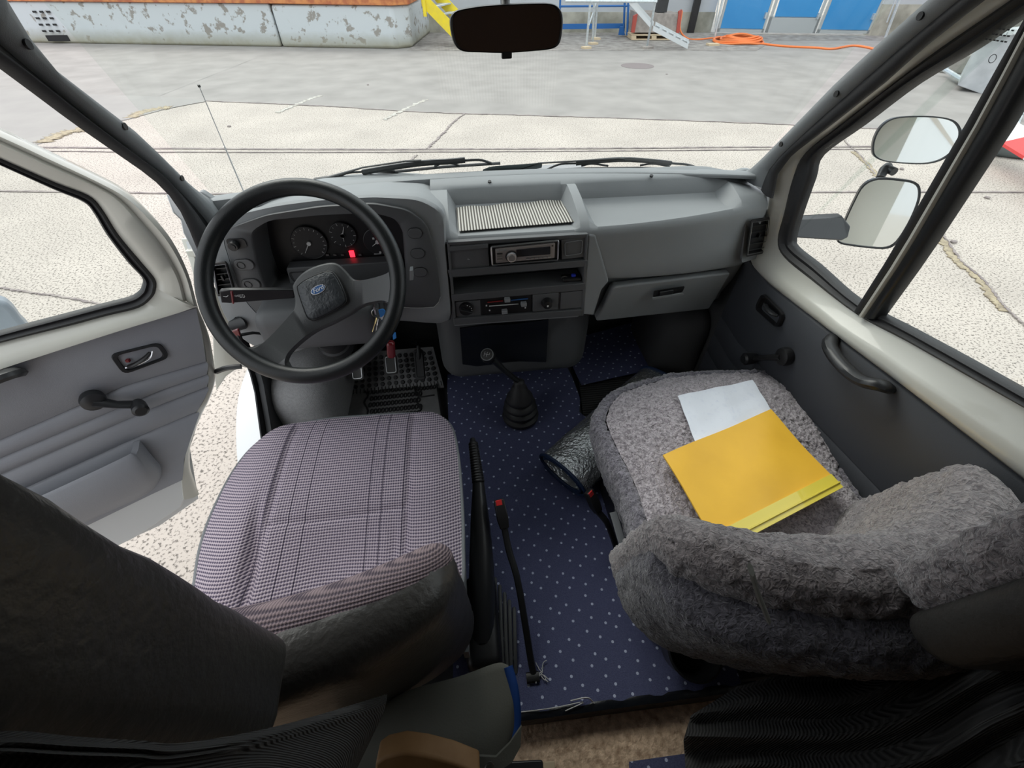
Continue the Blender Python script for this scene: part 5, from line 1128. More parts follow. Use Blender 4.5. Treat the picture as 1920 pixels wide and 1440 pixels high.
# ================================================================ folder and paper on the passenger cushion
FZ = 1.052
A_, B_, C_ = P(1243, 853, z=FZ), P(1445, 768, z=FZ), P(1577, 912, z=FZ+.004); D_ = A_+(C_-B_)
bm = new(); n1, n2 = 16, 20; rows = []
for i in range(n1+1):
    rows.append([A_.lerp(B_, i/n1).lerp(D_.lerp(C_, i/n1), j/n2)+Vector((0, 0, .0025*math.sin(i*.5+j*.3))) for j in range(n2+1)])
shell(bm, rows, (0, 0, -.004)); fo = obj('document_folder', bm, M['folder']); setp(fo, 'scuffed yellow document folder lying on the fur seat', 'folder')
w_ = (A_-D_).normalized(); bm = new(); slab(bm, [D_+w_*.032+Vector((0, 0, .004)), C_+w_*.032+Vector((0, 0, .004)), C_+w_*-.004+Vector((0, 0, .004)), D_-w_*.004+Vector((0, 0, .004))], (0, 0, -.007)); tube(bm, [D_+w_*.008+Vector((0, 0, .006)), C_+w_*.008+Vector((0, 0, .006))], .002, 6); obj('binding_strip', bm, M['folder_spine'], fo, label='glossy translucent yellow binding strip')
bm = new(); a, b, c, d = P(1271, 742, z=1.046), P(1411, 712, z=1.046), P(1450, 775, z=1.046), P(1304, 830, z=1.046)
shell(bm, [[a.lerp(b, i/14).lerp(d.lerp(c, i/14), j/8)+Vector((0, 0, .0015*math.sin(i*1.1)+.0012*math.sin(j*1.7+i*.4))) for i in range(15)] for j in range(9)], (0, 0, -.0012)); setp(obj('paper_sheet', bm, M['paper']), 'crinkled white paper sheet sticking out above the yellow folder', 'paper')
# ================================================================ folded foil roll
e0 = P(1052, 888, z=.705); e1 = P(1240, 716, z=.74); ax = (e1-e0).normalized(); sx = ax.cross(Vector((0, 0, 1))).normalized(); up = sx.cross(ax)
def spiral(c, k):
    pts = []; turns = 1.85; n = 64
    for i in range(n):
        t = i/(n-1); a = -2.3+t*turns*2*math.pi; r = 1-.16*t*turns
        pts.append(c+sx*math.cos(a)*.108*r+up*math.sin(a)*.052*r)
    return pts
bm = new(); rows = []
for k in range(25):
    f = k/24; c = e0.lerp(e1, f); rows.append([p+Vector((0, 0, .003*math.sin(k*.9+i*.35))) for i, p in enumerate(spiral(c, k))])
shell(bm, rows, (0, 0, -.004)); fr = obj('foil_screen', bm, M['foil'], ang=80); fr.modifiers.new('fine', 'SUBSURF').render_levels = 2; displace(fr, .018, .006); setp(fr, 'silver insulating foil window screen rolled up on the carpet beside the passenger seat', 'sun screen')
for nm, c in (('binding', e0), ('binding', e1)):
    bm = new(); tube(bm, spiral(c, 0), .0055, 8); obj(nm, bm, M['navy'], fr, label='dark blue edge binding')
# ================================================================ curtains and canvas bag behind the seats
def drape(lines, m, name, label, folds, amp, n=60, sub=4):
    L = [smooth_open([P(q[0], q[1], t=q[2]) for q in l], n) for l in lines]; K = (len(L)-1)*sub; rows = []
    for k in range(K+1):
        f = k/sub; i = min(int(f), len(L)-2); g = f-i; row = []
        for j in range(n):
            p = L[i][j].lerp(L[i+1][j], g); d = p-Vector((0, 0, CAMZ)); ph = math.sin(2*math.pi*folds*k/K+j*.03)*amp; row.append(p+d.normalized()*ph)
        rows.append(row)
    bm = new(); shell(bm, rows, (0, .003, -.004)); return setp(obj(name, bm, m, ang=80), label, 'curtain')
drape([[(1385, 1290, .80), (1500, 1262, .74), (1620, 1268, .68), (1720, 1235, .62), (1820, 1170, .56), (1935, 1098, .52), (2100, 1010, .5)],
       [(1298, 1345, .74), (1420, 1335, .70), (1560, 1340, .66), (1700, 1300, .60), (1820, 1235, .54), (1940, 1185, .50), (2100, 1120, .48)],
       [(1284, 1392, .72), (1430, 1400, .68), (1580, 1402, .63), (1720, 1375, .57), (1840, 1310, .52), (1950, 1265, .48), (2100, 1200, .46)],
       [(1290, 1470, .74), (1430, 1450, .68), (1600, 1480, .61), (1750, 1455, .55), (1860, 1400, .51), (1960, 1350, .47), (2100, 1290, .45)],
       [(1300, 1560, .74), (1430, 1560, .68), (1600, 1570, .6), (1770, 1560, .54), (1900, 1520, .5), (1980, 1450, .46), (2100, 1400, .45)]],
      M['curtain'], 'curtain', 'dark grey ribbed knit curtain bunched behind the passenger seat', 4, .022, sub=8)
drape([[(-120, 1395, .165), (0, 1385, .175), (120, 1395, .185), (250, 1402, .20), (330, 1405, .22), (480, 1378, .28), (600, 1345, .38), (725, 1305, .56)],
       [(-120, 1425, .16), (0, 1420, .17), (120, 1425, .18), (250, 1428, .195), (330, 1430, .215), (480, 1405, .27), (600, 1372, .37), (720, 1335, .55)],
       [(-120, 1560, .16), (0, 1560, .165), (120, 1560, .175), (250, 1560, .19), (330, 1560, .21), (480, 1530, .26), (600, 1500, .36), (670, 1440, .53)]],
      M['curtain_left'], 'curtain', 'dark grey curtain edge gathered behind the driver seat', 2, .005, sub=6)
bagr = [[(640, 1352, .78), (760, 1300, .80), (860, 1272, .82), (930, 1247, .84), (953, 1250, .84)],
        [(640, 1400, .76), (760, 1360, .77), (870, 1330, .78), (950, 1310, .81), (965, 1300, .82)],
        [(650, 1450, .74), (770, 1415, .74), (880, 1395, .745), (945, 1370, .78), (968, 1360, .80)],
        [(660, 1520, .73), (780, 1490, .72), (890, 1450, .73), (940, 1420, .76), (955, 1405, .78)]]
L = [smooth_open([P(q[0], q[1], t=q[2]) for q in l], 24) for l in bagr]; rows = []
cols = list(zip(*L)); rows = [smooth_open(list(c), 16) for c in cols]
bm = new(); shell(bm, rows, (0, .004, -.004)); bg_ = obj('canvas_bag', bm, M['bag'], ang=80); setp(bg_, 'grey canvas organiser bag with blue piping hanging behind the driver seat', 'bag')
bm = new(); tube(bm, rows[-1], .009, 10, flat=.5); obj('piping', bm, M['royal'], bg_, label='royal blue edge piping')
bm = new(); shell(bm, [[P(892, 1418, t=.70), P(930, 1420, t=.70), P(955, 1395, t=.71), P(978, 1362, t=.72)], [P(905, 1460, t=.69), P(930, 1450, t=.69), P(960, 1430, t=.70), P(976, 1400, t=.71)]], (0, .003, -.003)); fl = obj('bag_flap', bm, M['bag'], bg_)
bm = new(); tube(bm, [P(918, 1440, t=.69)+Vector((math.cos(t)*.007, math.sin(t)*.007, .001)) for t in [k*math.pi/8 for k in range(16)]], .0012, 5, closed=True); obj('eyelet', bm, M['steel'], bg_)
bm = new(); slab(bm, [P(704, 1432, t=.64), P(722, 1419, t=.64), P(758, 1411, t=.64), P(800, 1417, t=.64), P(850, 1430, t=.64), P(900, 1450, t=.64), P(900, 1500, t=.64), P(700, 1500, t=.64)], (0, .03, -.02)); setp(obj('wooden_board', bm, M['wood'], bevel=.004), 'piece of honey-coloured wood at the bottom edge below the grey bag', 'board')
bm = new(); slab(bm, roundpoly([P(940, 1428, z=.70), P(1018, 1424, z=.70), P(1020, 1500, z=.70), P(940, 1500, z=.70)], .006), (0, 0, -.02)); setp(obj('black_bracket', bm, M['satin'], bevel=.003), 'black plastic bracket at the bottom edge left of the tan carpet', 'bracket')
bm = new(); slab(bm, [P(1019, 1428, z=.66), P(1040, 1427, z=.66), P(1044, 1500, z=.66), P(1019, 1500, z=.66)], (0, 0, -.02)); setp(obj('wooden_block', bm, M['palewood'], bevel=.002), 'small pale wooden block beside the black bracket at the bottom edge', 'block')
# ================================================================ YARD
bm = new(); slab(bm, [H(-60, -25, 0), H(60, -25, 0), H(60, 60, 0), H(-60, 60, 0)], (0, 0, -.2)); S('ground', bm, M['ground'], keep=(0, 0, 0))
def ev(l): return [G(*q) for q in l]
bl = [(-260, 285), (-100, 272), (0, 262), (70, 272), (140, 243), (235, 226), (315, 204), (385, 190), (460, 193), (620, 199), (800, 211), (875, 214), (1060, 219), (1400, 231), (1600, 240), (1700, 246), (1870, 252), (2200, 262)]
bm = new(); dn_ = toworld(Vector((0, 1, 0))); near = [p+Vector((0, 0, .005)) for p in [H(-40, 6.2, 0)]+ev(bl)+[H(40, 6.5, 0)]]
far = [p+dn_*(26-(p.x*math.sin(YAW)+p.y*math.cos(YAW))) for p in near]; shell(bm, [near, far], (0, 0, -.004)); S('ground_asphalt', bm, M['asphalt'], keep=(0, 0, -.006))
bm = new(); up_ = Vector((0, 0, .009)); shell(bm, [[p+up_ for p in resample(ev([(-260, 200), (0, 168), (30, 169), (170, 178), (300, 182), (385, 189)]), 16)], [p+up_ for p in resample(ev([(-260, 285), (0, 262), (70, 272), (140, 243), (235, 226), (315, 204), (386, 191)]), 16)]], (0, 0, -.003)); S('ground_patch', bm, M['asphalt_dark'])
def band(l, w, m, nm, z=.010, jit=.3):
    p = smooth_open([G(*q) for q in l], len(l)*(9 if jit < .3 else 16)); bm = new(); A = []; B = []
    for i, q in enumerate(p):
        d = (p[min(i+1, len(p)-1)]-p[max(i-1, 0)]).normalized(); n = Vector((-d.y, d.x, 0)); jj = random.uniform(-jit, jit); ww = w*(1+jj); q = q+n*w*random.uniform(-jit, jit)*1.5; A.append(q+n*ww+Vector((0, 0, z))); B.append(q-n*ww+Vector((0, 0, z)))
    shell(bm, [[a, b] for a, b in zip(A, B)], (0, 0, -.006)); return S(nm, bm, m)
band([(-300, 282), (0, 277), (300, 279), (700, 281), (1100, 279), (1500, 276), (1900, 275), (2300, 275)], .022, M['groove'], 'ground_rail_groove', jit=.1)
band([(-300, 289), (0, 284), (300, 286), (700, 286), (1100, 284), (1500, 281), (1900, 280), (2300, 280)], .012, M['groove'], 'ground_rail_groove', jit=.3)
band([(-300, 356), (0, 359), (300, 363), (500, 364), (1500, 361), (1900, 361), (2300, 363)], .016, M['groove'], 'ground_rail_groove', jit=.1)
band([(870, 214), (848, 232), (830, 252), (800, 281)], .014, M['groove'], 'ground_crack', jit=.6)
band([(782, 291), (760, 310), (735, 330), (700, 365)], .012, M['groove'], 'ground_crack', jit=.6)
band([(385, 190), (600, 199), (800, 211), (1060, 219), (1400, 231), (1600, 240), (1870, 250)], .013, M['groove'], 'ground_crack', jit=.7)
band([(0, 540), (60, 550), (120, 558), (195, 573), (300, 600)], .008, M['groove'], 'ground_crack', jit=.5)
band([(1578, 255), (1590, 272), (1610, 290), (1640, 328)], .011, M['groove'], 'ground_crack', jit=.6)
band([(1600, 285), (1625, 308), (1645, 332)], .03, M['gravel'], 'ground_crack_fill', .008)
band([(1700, 395), (1730, 420), (1765, 440), (1800, 490), (1845, 530), (1880, 575), (1925, 615)], .009, M['groove'], 'ground_crack', .014, jit=.5)
band([(1760, 442), (1790, 487), (1830, 520), (1862, 560), (1885, 585)], .032, M['gravel'], 'ground_crack_fill', .009)
band([(85, 268), (100, 258), (140, 246), (170, 243)], .10, M['gravel'], 'ground_crack_fill', .012, .4)
band([(245, 222), (265, 212), (300, 204), (320, 203)], .09, M['gravel'], 'ground_crack_fill', .012, .4)
wm = mat('faded_road_paint', (.50, .48, .44), .85, var=(5, (.40, .375, .335), .4, .6))
band([(520, 212), (560, 195), (600, 180)], .035, wm, 'ground_marking', .009, .6); band([(720, 225), (760, 205), (800, 187)], .035, wm, 'ground_marking', .009, .6)
# dirt strip along the building
bm = new(); slab(bm, [H(-3, 15.4, .012), H(7.0, 15.4, .012), H(8.5, 17.6, .012), H(16, 17.6, .012), H(16, 19.6, .012), H(-3, 19.6, .012)], (0, 0, -.006)); S('ground_dirt', bm, M['dirt'])
# loading dock
bm = new(); slab(bm, [H(-26, 18.6, 0), H(-16.3, 17.2, 0), H(-6.9, 16.15, 0), H(-6.9, 20, 0), H(-26, 22, 0)], (0, 0, .98)); S('wall_dock', bm, M['dock'], bevel=.06)
bm = new(); slab(bm, [H(-6.85, 16.12, 0), H(-3.35, 15.72, 0), H(-2.95, 16.1, 0), H(-2.9, 19.6, 0), H(-6.85, 20, 0)], (0, 0, .96)); S('wall_dock_end', bm, M['dock'], bevel=.08)
bm = new(); slab(bm, [H(-26, 18.55, .98), H(-16.3, 17.15, .98), H(-6.9, 16.08, .98), H(-3.3, 15.66, .96), H(-2.9, 16.05, .96), H(-2.9, 19.6, .98), H(-26, 22, .98)], (0, 0, .42)); S('wall_dock_band', bm, M['orangepaint'], bevel=.01)
bm = new()
vs_ = thing('vent_block', 'block of dark slots in the left end of the white dock wall', 'vent', tuple(H(-15.5, 17.1, 0)))
bm.free()
for j in range(4):
    for i in range(3):
        bm = new(); q = P(66+i*13+j*6, 22+j*12, plane=(H(-16.3, 17.2, 0), toworld(Vector((1.05, 9.4, 0)).normalized()))); box(bm, q+toworld(Vector((0, -.03, 0))), (.10, .03, .045), Matrix.Rotation(-YAW, 3, 'Z')); obj('vent_slot', bm, M['black'], vs_)
bm = new(); q = P(112, 71, plane=(H(-16.3, 17.2, 0), toworld(Vector((1.05, 9.4, 0)).normalized()))); box(bm, q+toworld(Vector((0, -.06, 0))), (.62, .06, .14)); setp(obj('drain_opening', bm, M['black']), 'dark drain opening at the foot of the dock wall', 'drain')
# building facade
bm = new(); slab(bm, [H(-3, 19.6, .55), H(7.05, 19.6, .55), H(7.05, 19.6, 6), H(-3, 19.6, 6)], toworld(Vector((0, .4, 0)))); S('wall_facade', bm, M['facade'])
bm = new(); slab(bm, [H(-3, 19.55, 0), H(7.05, 19.55, 0), H(7.05, 19.55, .56), H(-3, 19.55, .56)], toworld(Vector((0, .4, 0)))); S('wall_plinth', bm, M['plinth'])
bm = new(); slab(bm, [H(12.2, 18.75, .8), H(26, 18.2, .8), H(26, 18.2, 6), H(12.2, 18.75, 6)], toworld(Vector((0, .4, 0)))); S('wall_facade_right', bm, M['facade'])
bm = new(); slab(bm, [H(12.2, 18.7, 0), H(26, 18.15, 0), H(26, 18.15, .81), H(12.2, 18.7, .81)], toworld(Vector((0, .4, 0)))); S('wall_plinth_right', bm, M['plinth'])
bm = new(); box(bm, H(6.3, 19.45, 1.2), (.22, .12, 2.4), Matrix.Rotation(-YAW, 3, 'Z')); setp(obj('downpipe', bm, M['black']), 'black pipe on the light facade left of the blue doors', 'pipe')
# blue doors
def dpl(px, py, off=0): return P(px, py, plane=(H(7.1, 19.2, 0)+toworld(Vector((0, -off, 0))), toworld(Vector((.1, 1, 0)).normalized())))
DX = [1343, 1433, 1529, 1629]; TX = [1358, 1447, 1556, 1668]
side = ['leftmost', 'middle', 'rightmost']
for i in range(3):
    a, b = dpl(DX[i]+1, 63+i*2), dpl(DX[i+1]-3, 64+i*2); a.z = .06; b.z = .06; hgt = 3.0; r = thing('workshop_door', 'blue workshop door leaf in a grey frame, '+side[i]+' of three', 'door', tuple((a+b)/2), 'blue workshop door leaves')
    dv = (b-a).normalized(); L = (b-a).length; nf = toworld(Vector((0, -1, 0)))
    bm = new()
    for (u0, u1, z0, z1) in ((0, .07, .0, hgt), (L-.07, L, 0, hgt), (.0, L, 0, .10 if i != 1 else .42), (0, L, hgt-.1, hgt)):
        slab(bm, [a+dv*u0+Vector((0, 0, z0)), a+dv*u1+Vector((0, 0, z0)), a+dv*u1+Vector((0, 0, z1)), a+dv*u0+Vector((0, 0, z1))], -nf*.06)
    obj('door_leaf_frame', bm, M['greyframe'], r)
    bm = new(); slab(bm, [a+dv*(.06 if i != 1 else .14)+Vector((0, 0, .08 if i != 1 else .40)), a+dv*(L-(.06 if i != 1 else .14))+Vector((0, 0, .08 if i != 1 else .40)), a+dv*(L-.06)+Vector((0, 0, hgt-.05)), a+dv*.06+Vector((0, 0, hgt-.05))], -nf*.03); obj('door_leaf_panel', bm, M['bluedoor'], r)
    bm = new(); box(bm, b-dv*.12+nf*.03+Vector((0, 0, .45)), (.05, .08, .16)); obj('door_lock', bm, M['alu'], r)
# hose
hs = new(); hc_ = G(1385, 80)
for k in range(5):
    cx = hc_+toworld(Vector((random.uniform(-.1, .1), random.uniform(-.05, .05), 0))); tube(hs, [cx+toworld(Vector((math.cos(t)*(.75-.07*k), math.sin(t)*(.65-.06*k), 0)))+Vector((0, 0, .04+.03*k+.02*math.sin(3*t+k))) for t in [i*math.pi/16 for i in range(32)]], .030, 6, closed=True)
tube(hs, smooth_open([G(1425, 84)+Vector((0, 0, .03)), G(1470, 89)+Vector((0, 0, .03)), G(1530, 92)+Vector((0, 0, .03)), G(1560, 94)+Vector((0, 0, .03)), G(1600, 88)+Vector((0, 0, .03)), G(1640, 95)+Vector((0, 0, .03)), G(1690, 112)+Vector((0, 0, .03))], 30), .030, 6)
tube(hs, smooth_open([G(1345, 72)+Vector((0, 0, .03)), G(1310, 76)+Vector((0, 0, .03)), G(1288, 74)+Vector((0, 0, .03)), P(1275, 55, plane=(H(5.6, 18, 0), toworld(Vector((0, 1, 0))))), P(1279, 20, plane=(H(5.6, 18.1, 0), toworld(Vector((0, 1, 0)))))], 20), .025, 6)
setp(obj('hose', hs, M['orange']), 'orange hose coiled in front of the blue doors and trailing right', 'hose')
# manhole
bm = new(); disc(bm, G(1195, 124), (0, 0, 1), .40, .010, 40); mh = obj('manhole_cover', bm, M['iron']); setp(mh, 'round rusty manhole cover in the asphalt', 'manhole cover')
# yellow stairs
st = thing('steel_stairs', 'yellow steel stairs leading up to the loading dock', 'stairs', tuple(H(-1.9, 16.6, 0)))
def vp(px, py, hy): return P(px, py, plane=(H(0, hy, 0), toworld(Vector((0, 1, 0)))))
for nm, hy, dx in (('stringer', 16.0, 0), ('stringer', 17.0, 0)):
    bm = new(); a = vp(790, 4, hy) if hy < 16.5 else vp(815, -6, hy); b = vp(860, 72, hy) if hy < 16.5 else vp(895, 72, hy); u = Vector((0, 0, .30)); slab(bm, [a-u*.3, b-u*.5, b+u*.8, a+u*.9], toworld(Vector((0, .04, 0)))); obj(nm, bm, M['yellow'], st)
for k in range(5):
    f = (k+.3)/5; a = vp(790, 4, 16.04).lerp(vp(860, 72, 16.04), f)+Vector((0, 0, .12)); b = vp(815, -6, 17.0).lerp(vp(895, 72, 17.0), f)+Vector((0, 0, .12)); bm = new(); w_ = toworld(Vector((.16, 0, 0))); slab(bm, [a-w_, a+w_, b+w_, b-w_], (0, 0, -.03)); obj('tread', bm, M['alu'], st)
bm = new(); tube(bm, [vp(796, 18, 15.97)+Vector((0, 0, -.15)), vp(793, -10, 15.97)], .05, 8); obj('handrail_post', bm, M['yellow'], st)
# blue railing
rl = thing('railing', 'blue steel railing with a low blue skirt in front of the facade', 'railing', tuple(H(2.5, 18.6, 0)))
def rb(nm, pts, r, m='bluesteel', par=rl): bm = new(); tube(bm, pts, r, 6); obj(nm, bm, M[m], par)
rb('rail', [vp(1050, 12, 18.6), vp(1180, 11, 18.6)], .03); 
for X in (1048, 1169, 1176): rb('railing_post', [vp(X, 66, 18.6 if X != 1176 else 18.2), vp(X+3, -15, 18.6 if X != 1176 else 18.2)], .035)
bm = new(); slab(bm, [vp(1052, 45, 18.6), vp(1172, 44, 18.6), vp(1172, 53, 18.6), vp(1052, 55, 18.6)], toworld(Vector((0, .05, 0)))); obj('skirt_board', bm, M['bluesteel'], rl)
bm = new(); slab(bm, [vp(1160, 66, 18.3), vp(1172, 66, 18.3), vp(1169, 50, 18.3), vp(1163, 50, 18.3)], toworld(Vector((0, .1, 0)))); obj('railing_foot', bm, M['bluesteel'], rl)
# scaffold
sf = thing('scaffold', 'galvanised scaffold frame standing on wooden pads behind the rear-view mirror', 'scaffold', tuple(H(3.0, 16, 0)))
def sb(p, q, r=.03): bm = new(); tube(bm, [p, q], r, 8); obj('scaffold_tube', bm, M['alu'], sf)
for (fx, fy, tx, hy) in ((1099, 90, 1109, 15.8), (1111, 82, 1115, 16.6), (1115, 74, 1122, 17.6), (1213, 88, 1233, 15.8)): sb(G(fx, fy), vp(tx, -20, hy), .034)
sb(vp(1060, 2, 15.8), vp(1232, 3, 15.8)); sb(vp(1100, 1, 17.0), vp(1232, 2, 17.0), .025); sb(vp(1104, 48, 15.8), vp(1118, 5, 17.6), .02)
for i, q in enumerate(((1099, 92), (1112, 84), (1117, 75), (1213, 92))):
    bm = new(); c = G(*q); w_ = .24 if i < 3 else .30; box(bm, c+Vector((0, 0, .03)), (w_, .2, .06), Matrix.Rotation(.3, 3, 'Z')); setp(obj('wooden_pad', bm, M['palewood'] if i < 3 else M['timber']), ['pale wooden pad under the nearest left scaffold foot', 'pale wooden pad under the second scaffold foot', 'pale wooden pad under the farthest scaffold foot', 'grey wooden pad under the right scaffold foot'][i], 'pad', 'wooden pads under the scaffold feet')
# crate on pallet
cr = thing('timber_crate', 'grey timber crate with red steel corners on a wooden pallet', 'crate', tuple(H(4.9, 17.9, .2)))
bm = new(); slab(bm, [vp(1190, 61, 17.6), vp(1272, 61, 17.6), vp(1275, 26, 17.6), vp(1195, 24, 17.6)], toworld(Vector((0, 1.1, 0)))); obj('crate_body', bm, M['timber'], cr)
for l in ([(1184, 61), (1190, 61), (1196, 26), (1188, 30)], [(1268, 62), (1274, 62), (1279, 18), (1273, 22)]): bm = new(); slab(bm, [vp(*q, 17.55) for q in l], toworld(Vector((0, .12, 0)))); obj('corner_post', bm, M['redpaint'], cr)
pl = thing('pallet', 'wooden pallet under the timber crate', 'pallet', tuple(H(4.9, 17.9, 0)))
bm = new(); slab(bm, [vp(1184, 67, 17.5), vp(1272, 67, 17.5), vp(1272, 65, 17.5), vp(1184, 65, 17.5)], toworld(Vector((0, 1.0, 0)))); slab(bm, [vp(1184, 75, 17.5), vp(1256, 75, 17.5), vp(1256, 73, 17.5), vp(1184, 73, 17.5)], toworld(Vector((0, 1.0, 0)))); obj('pallet_boards', bm, M['palewood'], pl)
for X in (1188, 1226, 1262): bm = new(); slab(bm, [vp(X-4, 73, 17.5), vp(X+5, 73, 17.5), vp(X+5, 66, 17.5), vp(X-4, 66, 17.5)], toworld(Vector((0, .9, 0)))); obj('pallet_block', bm, M['palewood'], pl)
bm = new(); box(bm, vp(1241, 8, 17.9)+Vector((0, 0, .22)), (.32, .3, .8), Matrix.Rotation(-YAW, 3, 'Z')); setp(obj('black_box', bm, M['rubber']), 'black upright equipment box on top of the timber crate', 'box')
# white scaffold stair, lying in two runs
ws = thing('aluminium_ladder', 'white aluminium stair section leaning from the scaffold down to the ground', 'ladder', tuple(G(1288, 92)))
def rail2(l1, hy, name):
    bm = new()
    for (a, b) in zip(l1, l1[1:]):
        A = vp(*a, hy); B = vp(*b, hy); slab(bm, [A, B, B+Vector((0, 0, .11)), A+Vector((0, 0, .11))], toworld(Vector((0, .05, 0))))
    obj(name, bm, M['white'], ws)
rail2([(1180, 8), (1219, 52)], 15.8, 'upper_stringer'); rail2([(1187, 8), (1225, 50)], 16.2, 'upper_stringer'); rail2([(1224, 58), (1289, 92)], 15.6, 'lower_stringer'); rail2([(1228, 50), (1290, 83)], 16.1, 'lower_stringer')
for k in range(5): bm = new(); a = vp(1224, 56, 15.65).lerp(vp(1289, 90, 15.65), (k+.5)/5); box(bm, a+toworld(Vector((.1, .25, .08))), (.06, .5, .04), Matrix.Rotation(-YAW, 3, 'Z')); obj('rung', bm, M['alu'], ws)
# poles left of the doors and right of the doors
for (a, b, hy, lab) in (((1337, 84), (1357, -10), 17.6, 'galvanised scaffold pole standing just left of the blue doors'), ((1660, 70), (1690, -10), 17.0, 'galvanised scaffold pole standing just right of the blue doors')):
    bm = new(); tube(bm, [vp(*a, hy), vp(*b, hy)], .035, 8); tube(bm, [vp(a[0]+4, a[1]-28, hy)+toworld(Vector((-.02, 0, 0))), vp(b[0]-8, b[1], hy)], .02, 6); setp(obj('scaffold_pole', bm, M['alu']), lab, 'pole')
bm = new(); box(bm, G(1336, 86)+Vector((0, 0, .03)), (.34, .22, .06)); setp(obj('wooden_pad', bm, M['palewood']), 'pale wooden pad under the pole left of the blue doors', 'pad')
# right-hand clutter seen through the door window
bm = new(); slab(bm, [H(9.9, 12.1, 0), H(13.5, 10.8, 0), H(14, 12.0, 0), H(10.6, 13.0, 0)], (0, 0, .35)); S('wall_kerb', bm, M['concrete'], bevel=.03)
bm = new(); slab(bm, [H(10.9, 13.6, 0), H(24, 9.5, 0), H(25, 12, 0), H(13.6, 16.4, 0)], (0, 0, 1.5)); S('wall_rubble', bm, M['concrete'], bevel=.05)
bm = new(); slab(bm, [H(11.2, 13.2, 1.5), H(15, 12, 1.5), H(15.3, 13, 1.5), H(11.6, 14.2, 1.5)], (0, 0, .12)); setp(obj('stone_slab', bm, mat('sandstone', (.55, .45, .28), .9, var=(5, (.4, .32, .2))), bevel=.02), 'sandy stone slab on the rubble wall beyond the quarter window', 'stone')
ct = thing('metal_container', 'grey metal container with lifting loop beyond the quarter window', 'container', tuple(G(1800, 150)))
vpr = lambda px, py, hx: P(px, py, plane=(H(hx, 10, 0), toworld(Vector((.6, .8, 0)))))
bm = new(); slab(bm, [vpr(1795, 160, 9.2), vpr(1905, 200, 9.2), vpr(1930, 60, 9.2), vpr(1845, 68, 9.2)], toworld(Vector((.8, 1.0, 0)))); obj('container_body', bm, mat('scratched_zinc', (.42, .43, .45), .6, .2, var=(4, (.55, .56, .58))), ct, bevel=.01)
bm = new(); tube(bm, smooth_open([vpr(1856, 66, 9.15), vpr(1862, 50, 9.15), vpr(1872, 46, 9.15), vpr(1876, 54, 9.15), vpr(1868, 68, 9.15)], 14), .03, 6); obj('lifting_loop', bm, M['white'], ct)
bm = new(); 
for k in range(12): q = vpr(1850+k*7, 66-k*.8, 9.1); box(bm, q, (.09, .12, .06), Matrix.Rotation(k, 3, 'Z'))
obj('white_edging', bm, M['white'], ct)
def fence(lab, pts, r=.045, z=0):
    bm = new()
    for a, b in pts: tube(bm, [a, b], r, 8)
    setp(obj('tube_fence', bm, M['alu']), lab, 'fence')
fence('galvanised tube barrier lying by the container beyond the quarter window', [(G(1765, 143)+Vector((0, 0, .12)), G(1800, 166)+Vector((0, 0, .12))), (G(1765, 143)+Vector((0, 0, .1)), G(1768, 146)+Vector((0, 0, 1.0)))])
fence('stack of galvanised tube barriers at the right edge of the yard', [(G(1895, 205)+Vector((0, 0, .5)), G(2100, 300)+Vector((0, 0, .5))), (G(1895, 250)+Vector((0, 0, .3)), G(2100, 330)+Vector((0, 0, .3))), (G(1905, 240), G(1930, 180)), (G(1890, 225)+Vector((0, 0, .1)), G(2000, 230)+Vector((0, 0, .1)))], .025)
bb = thing('barrier_board', 'red and white striped barrier board lying at the right edge', 'barrier', tuple(G(1880, 240)))
pa, pb = P(1872, 236, z=.35), P(2080, 352, z=.35); dv = (pb-pa).normalized(); nv = Vector((-dv.y, dv.x, .4)).normalized()*.16
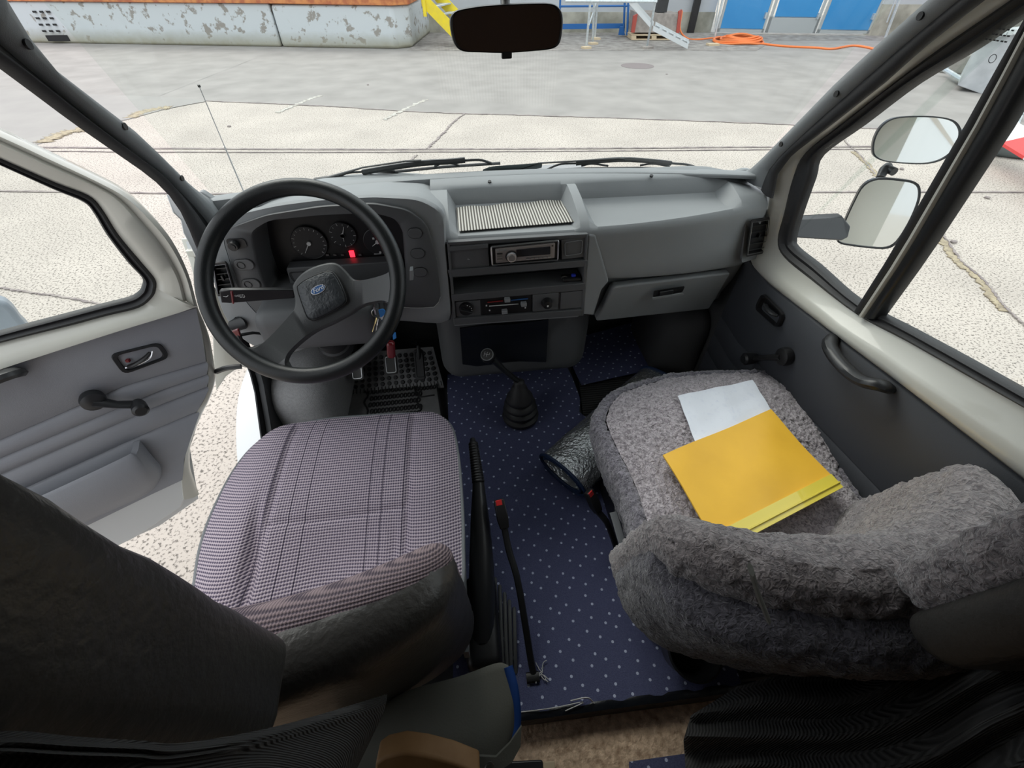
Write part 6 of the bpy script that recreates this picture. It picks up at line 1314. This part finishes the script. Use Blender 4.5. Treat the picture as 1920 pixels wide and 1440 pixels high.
for k in range(5):
    a = pa+dv*(.55*k); b = pa+dv*(.55*(k+1)); bm = new(); slab(bm, [a-nv, b-nv, b+nv, a+nv], (0, 0, -.03)); obj('board_stripe', bm, M['white'] if k % 2 == 0 else mat('barrier_red%d' % k, (.6, .05, .05), .5), bb, label='white stripe' if k % 2 == 0 else 'red stripe')
bm = new(); rbox(bm, G(1890, 288)+Vector((0, 0, .1)), (1.2, .5, .2), .08, 3, rot=Matrix.Rotation(-.6, 3, 'Z')); o = obj('tarpaulin_bundle', bm, mat('dark_tarp', (.12, .14, .14), .35)); displace(o, .2, .12); setp(o, 'dark crumpled tarpaulin bundle under the barrier board', 'tarpaulin')
# camper body on the right (reflected in the door mirrors)
bm = new(); slab(bm, [(1.0, .05, 1.62), (1.0, -4.2, 1.62), (1.22, -4.2, 1.75), (1.22, .35, 1.75)], (0, 0, 1.1)); S('wall_camper_side', bm, M['cream'])
bm = new(); slab(bm, [(1.0, -.15, .55), (1.0, -4.2, .55), (1.0, -4.2, 1.8), (1.0, -.15, 1.8)], (.2, 0, 0)); S('wall_camper_lower', bm, M['cream'])
bm = new(); slab(bm, [(1.222, -1.0, .72), (1.222, -4.0, .72), (1.222, -4.0, .76), (1.222, -1.0, .76)], (.01, 0, 0)); S('trim_11', bm, M['black'])
# body closing pieces so that the cab interior is shaded like the real one
bm = new(); slab(bm, [(-.80, .04, 2.2), (.98, .04, 2.2), (.98, -.05, 1.9), (-.80, -.05, 1.9)], (0, -.02, 0)); bm.free()
# small stones and leaves on the yard
for i, q in enumerate([(1787, 455), (1690, 318), (1850, 372), (430, 238), (1250, 140), (690, 160)]):
    bm = new(); rbox(bm, G(*q)+Vector((0, 0, .01)), (.05, .04, .02), .009, 2, rot=Matrix.Rotation(i, 3, 'Z')); setp(obj('pebble', bm, M['groove']), ['small dark pebble on the concrete below the door mirror', 'small dark pebble near the upper door mirror', 'small dark pebble right of the lower door mirror', 'dark twig-like pebble right of the antenna', 'small dark pebble beside the manhole', 'small dark pebble below the dock wall'][i], 'pebble', 'pebbles in the yard')
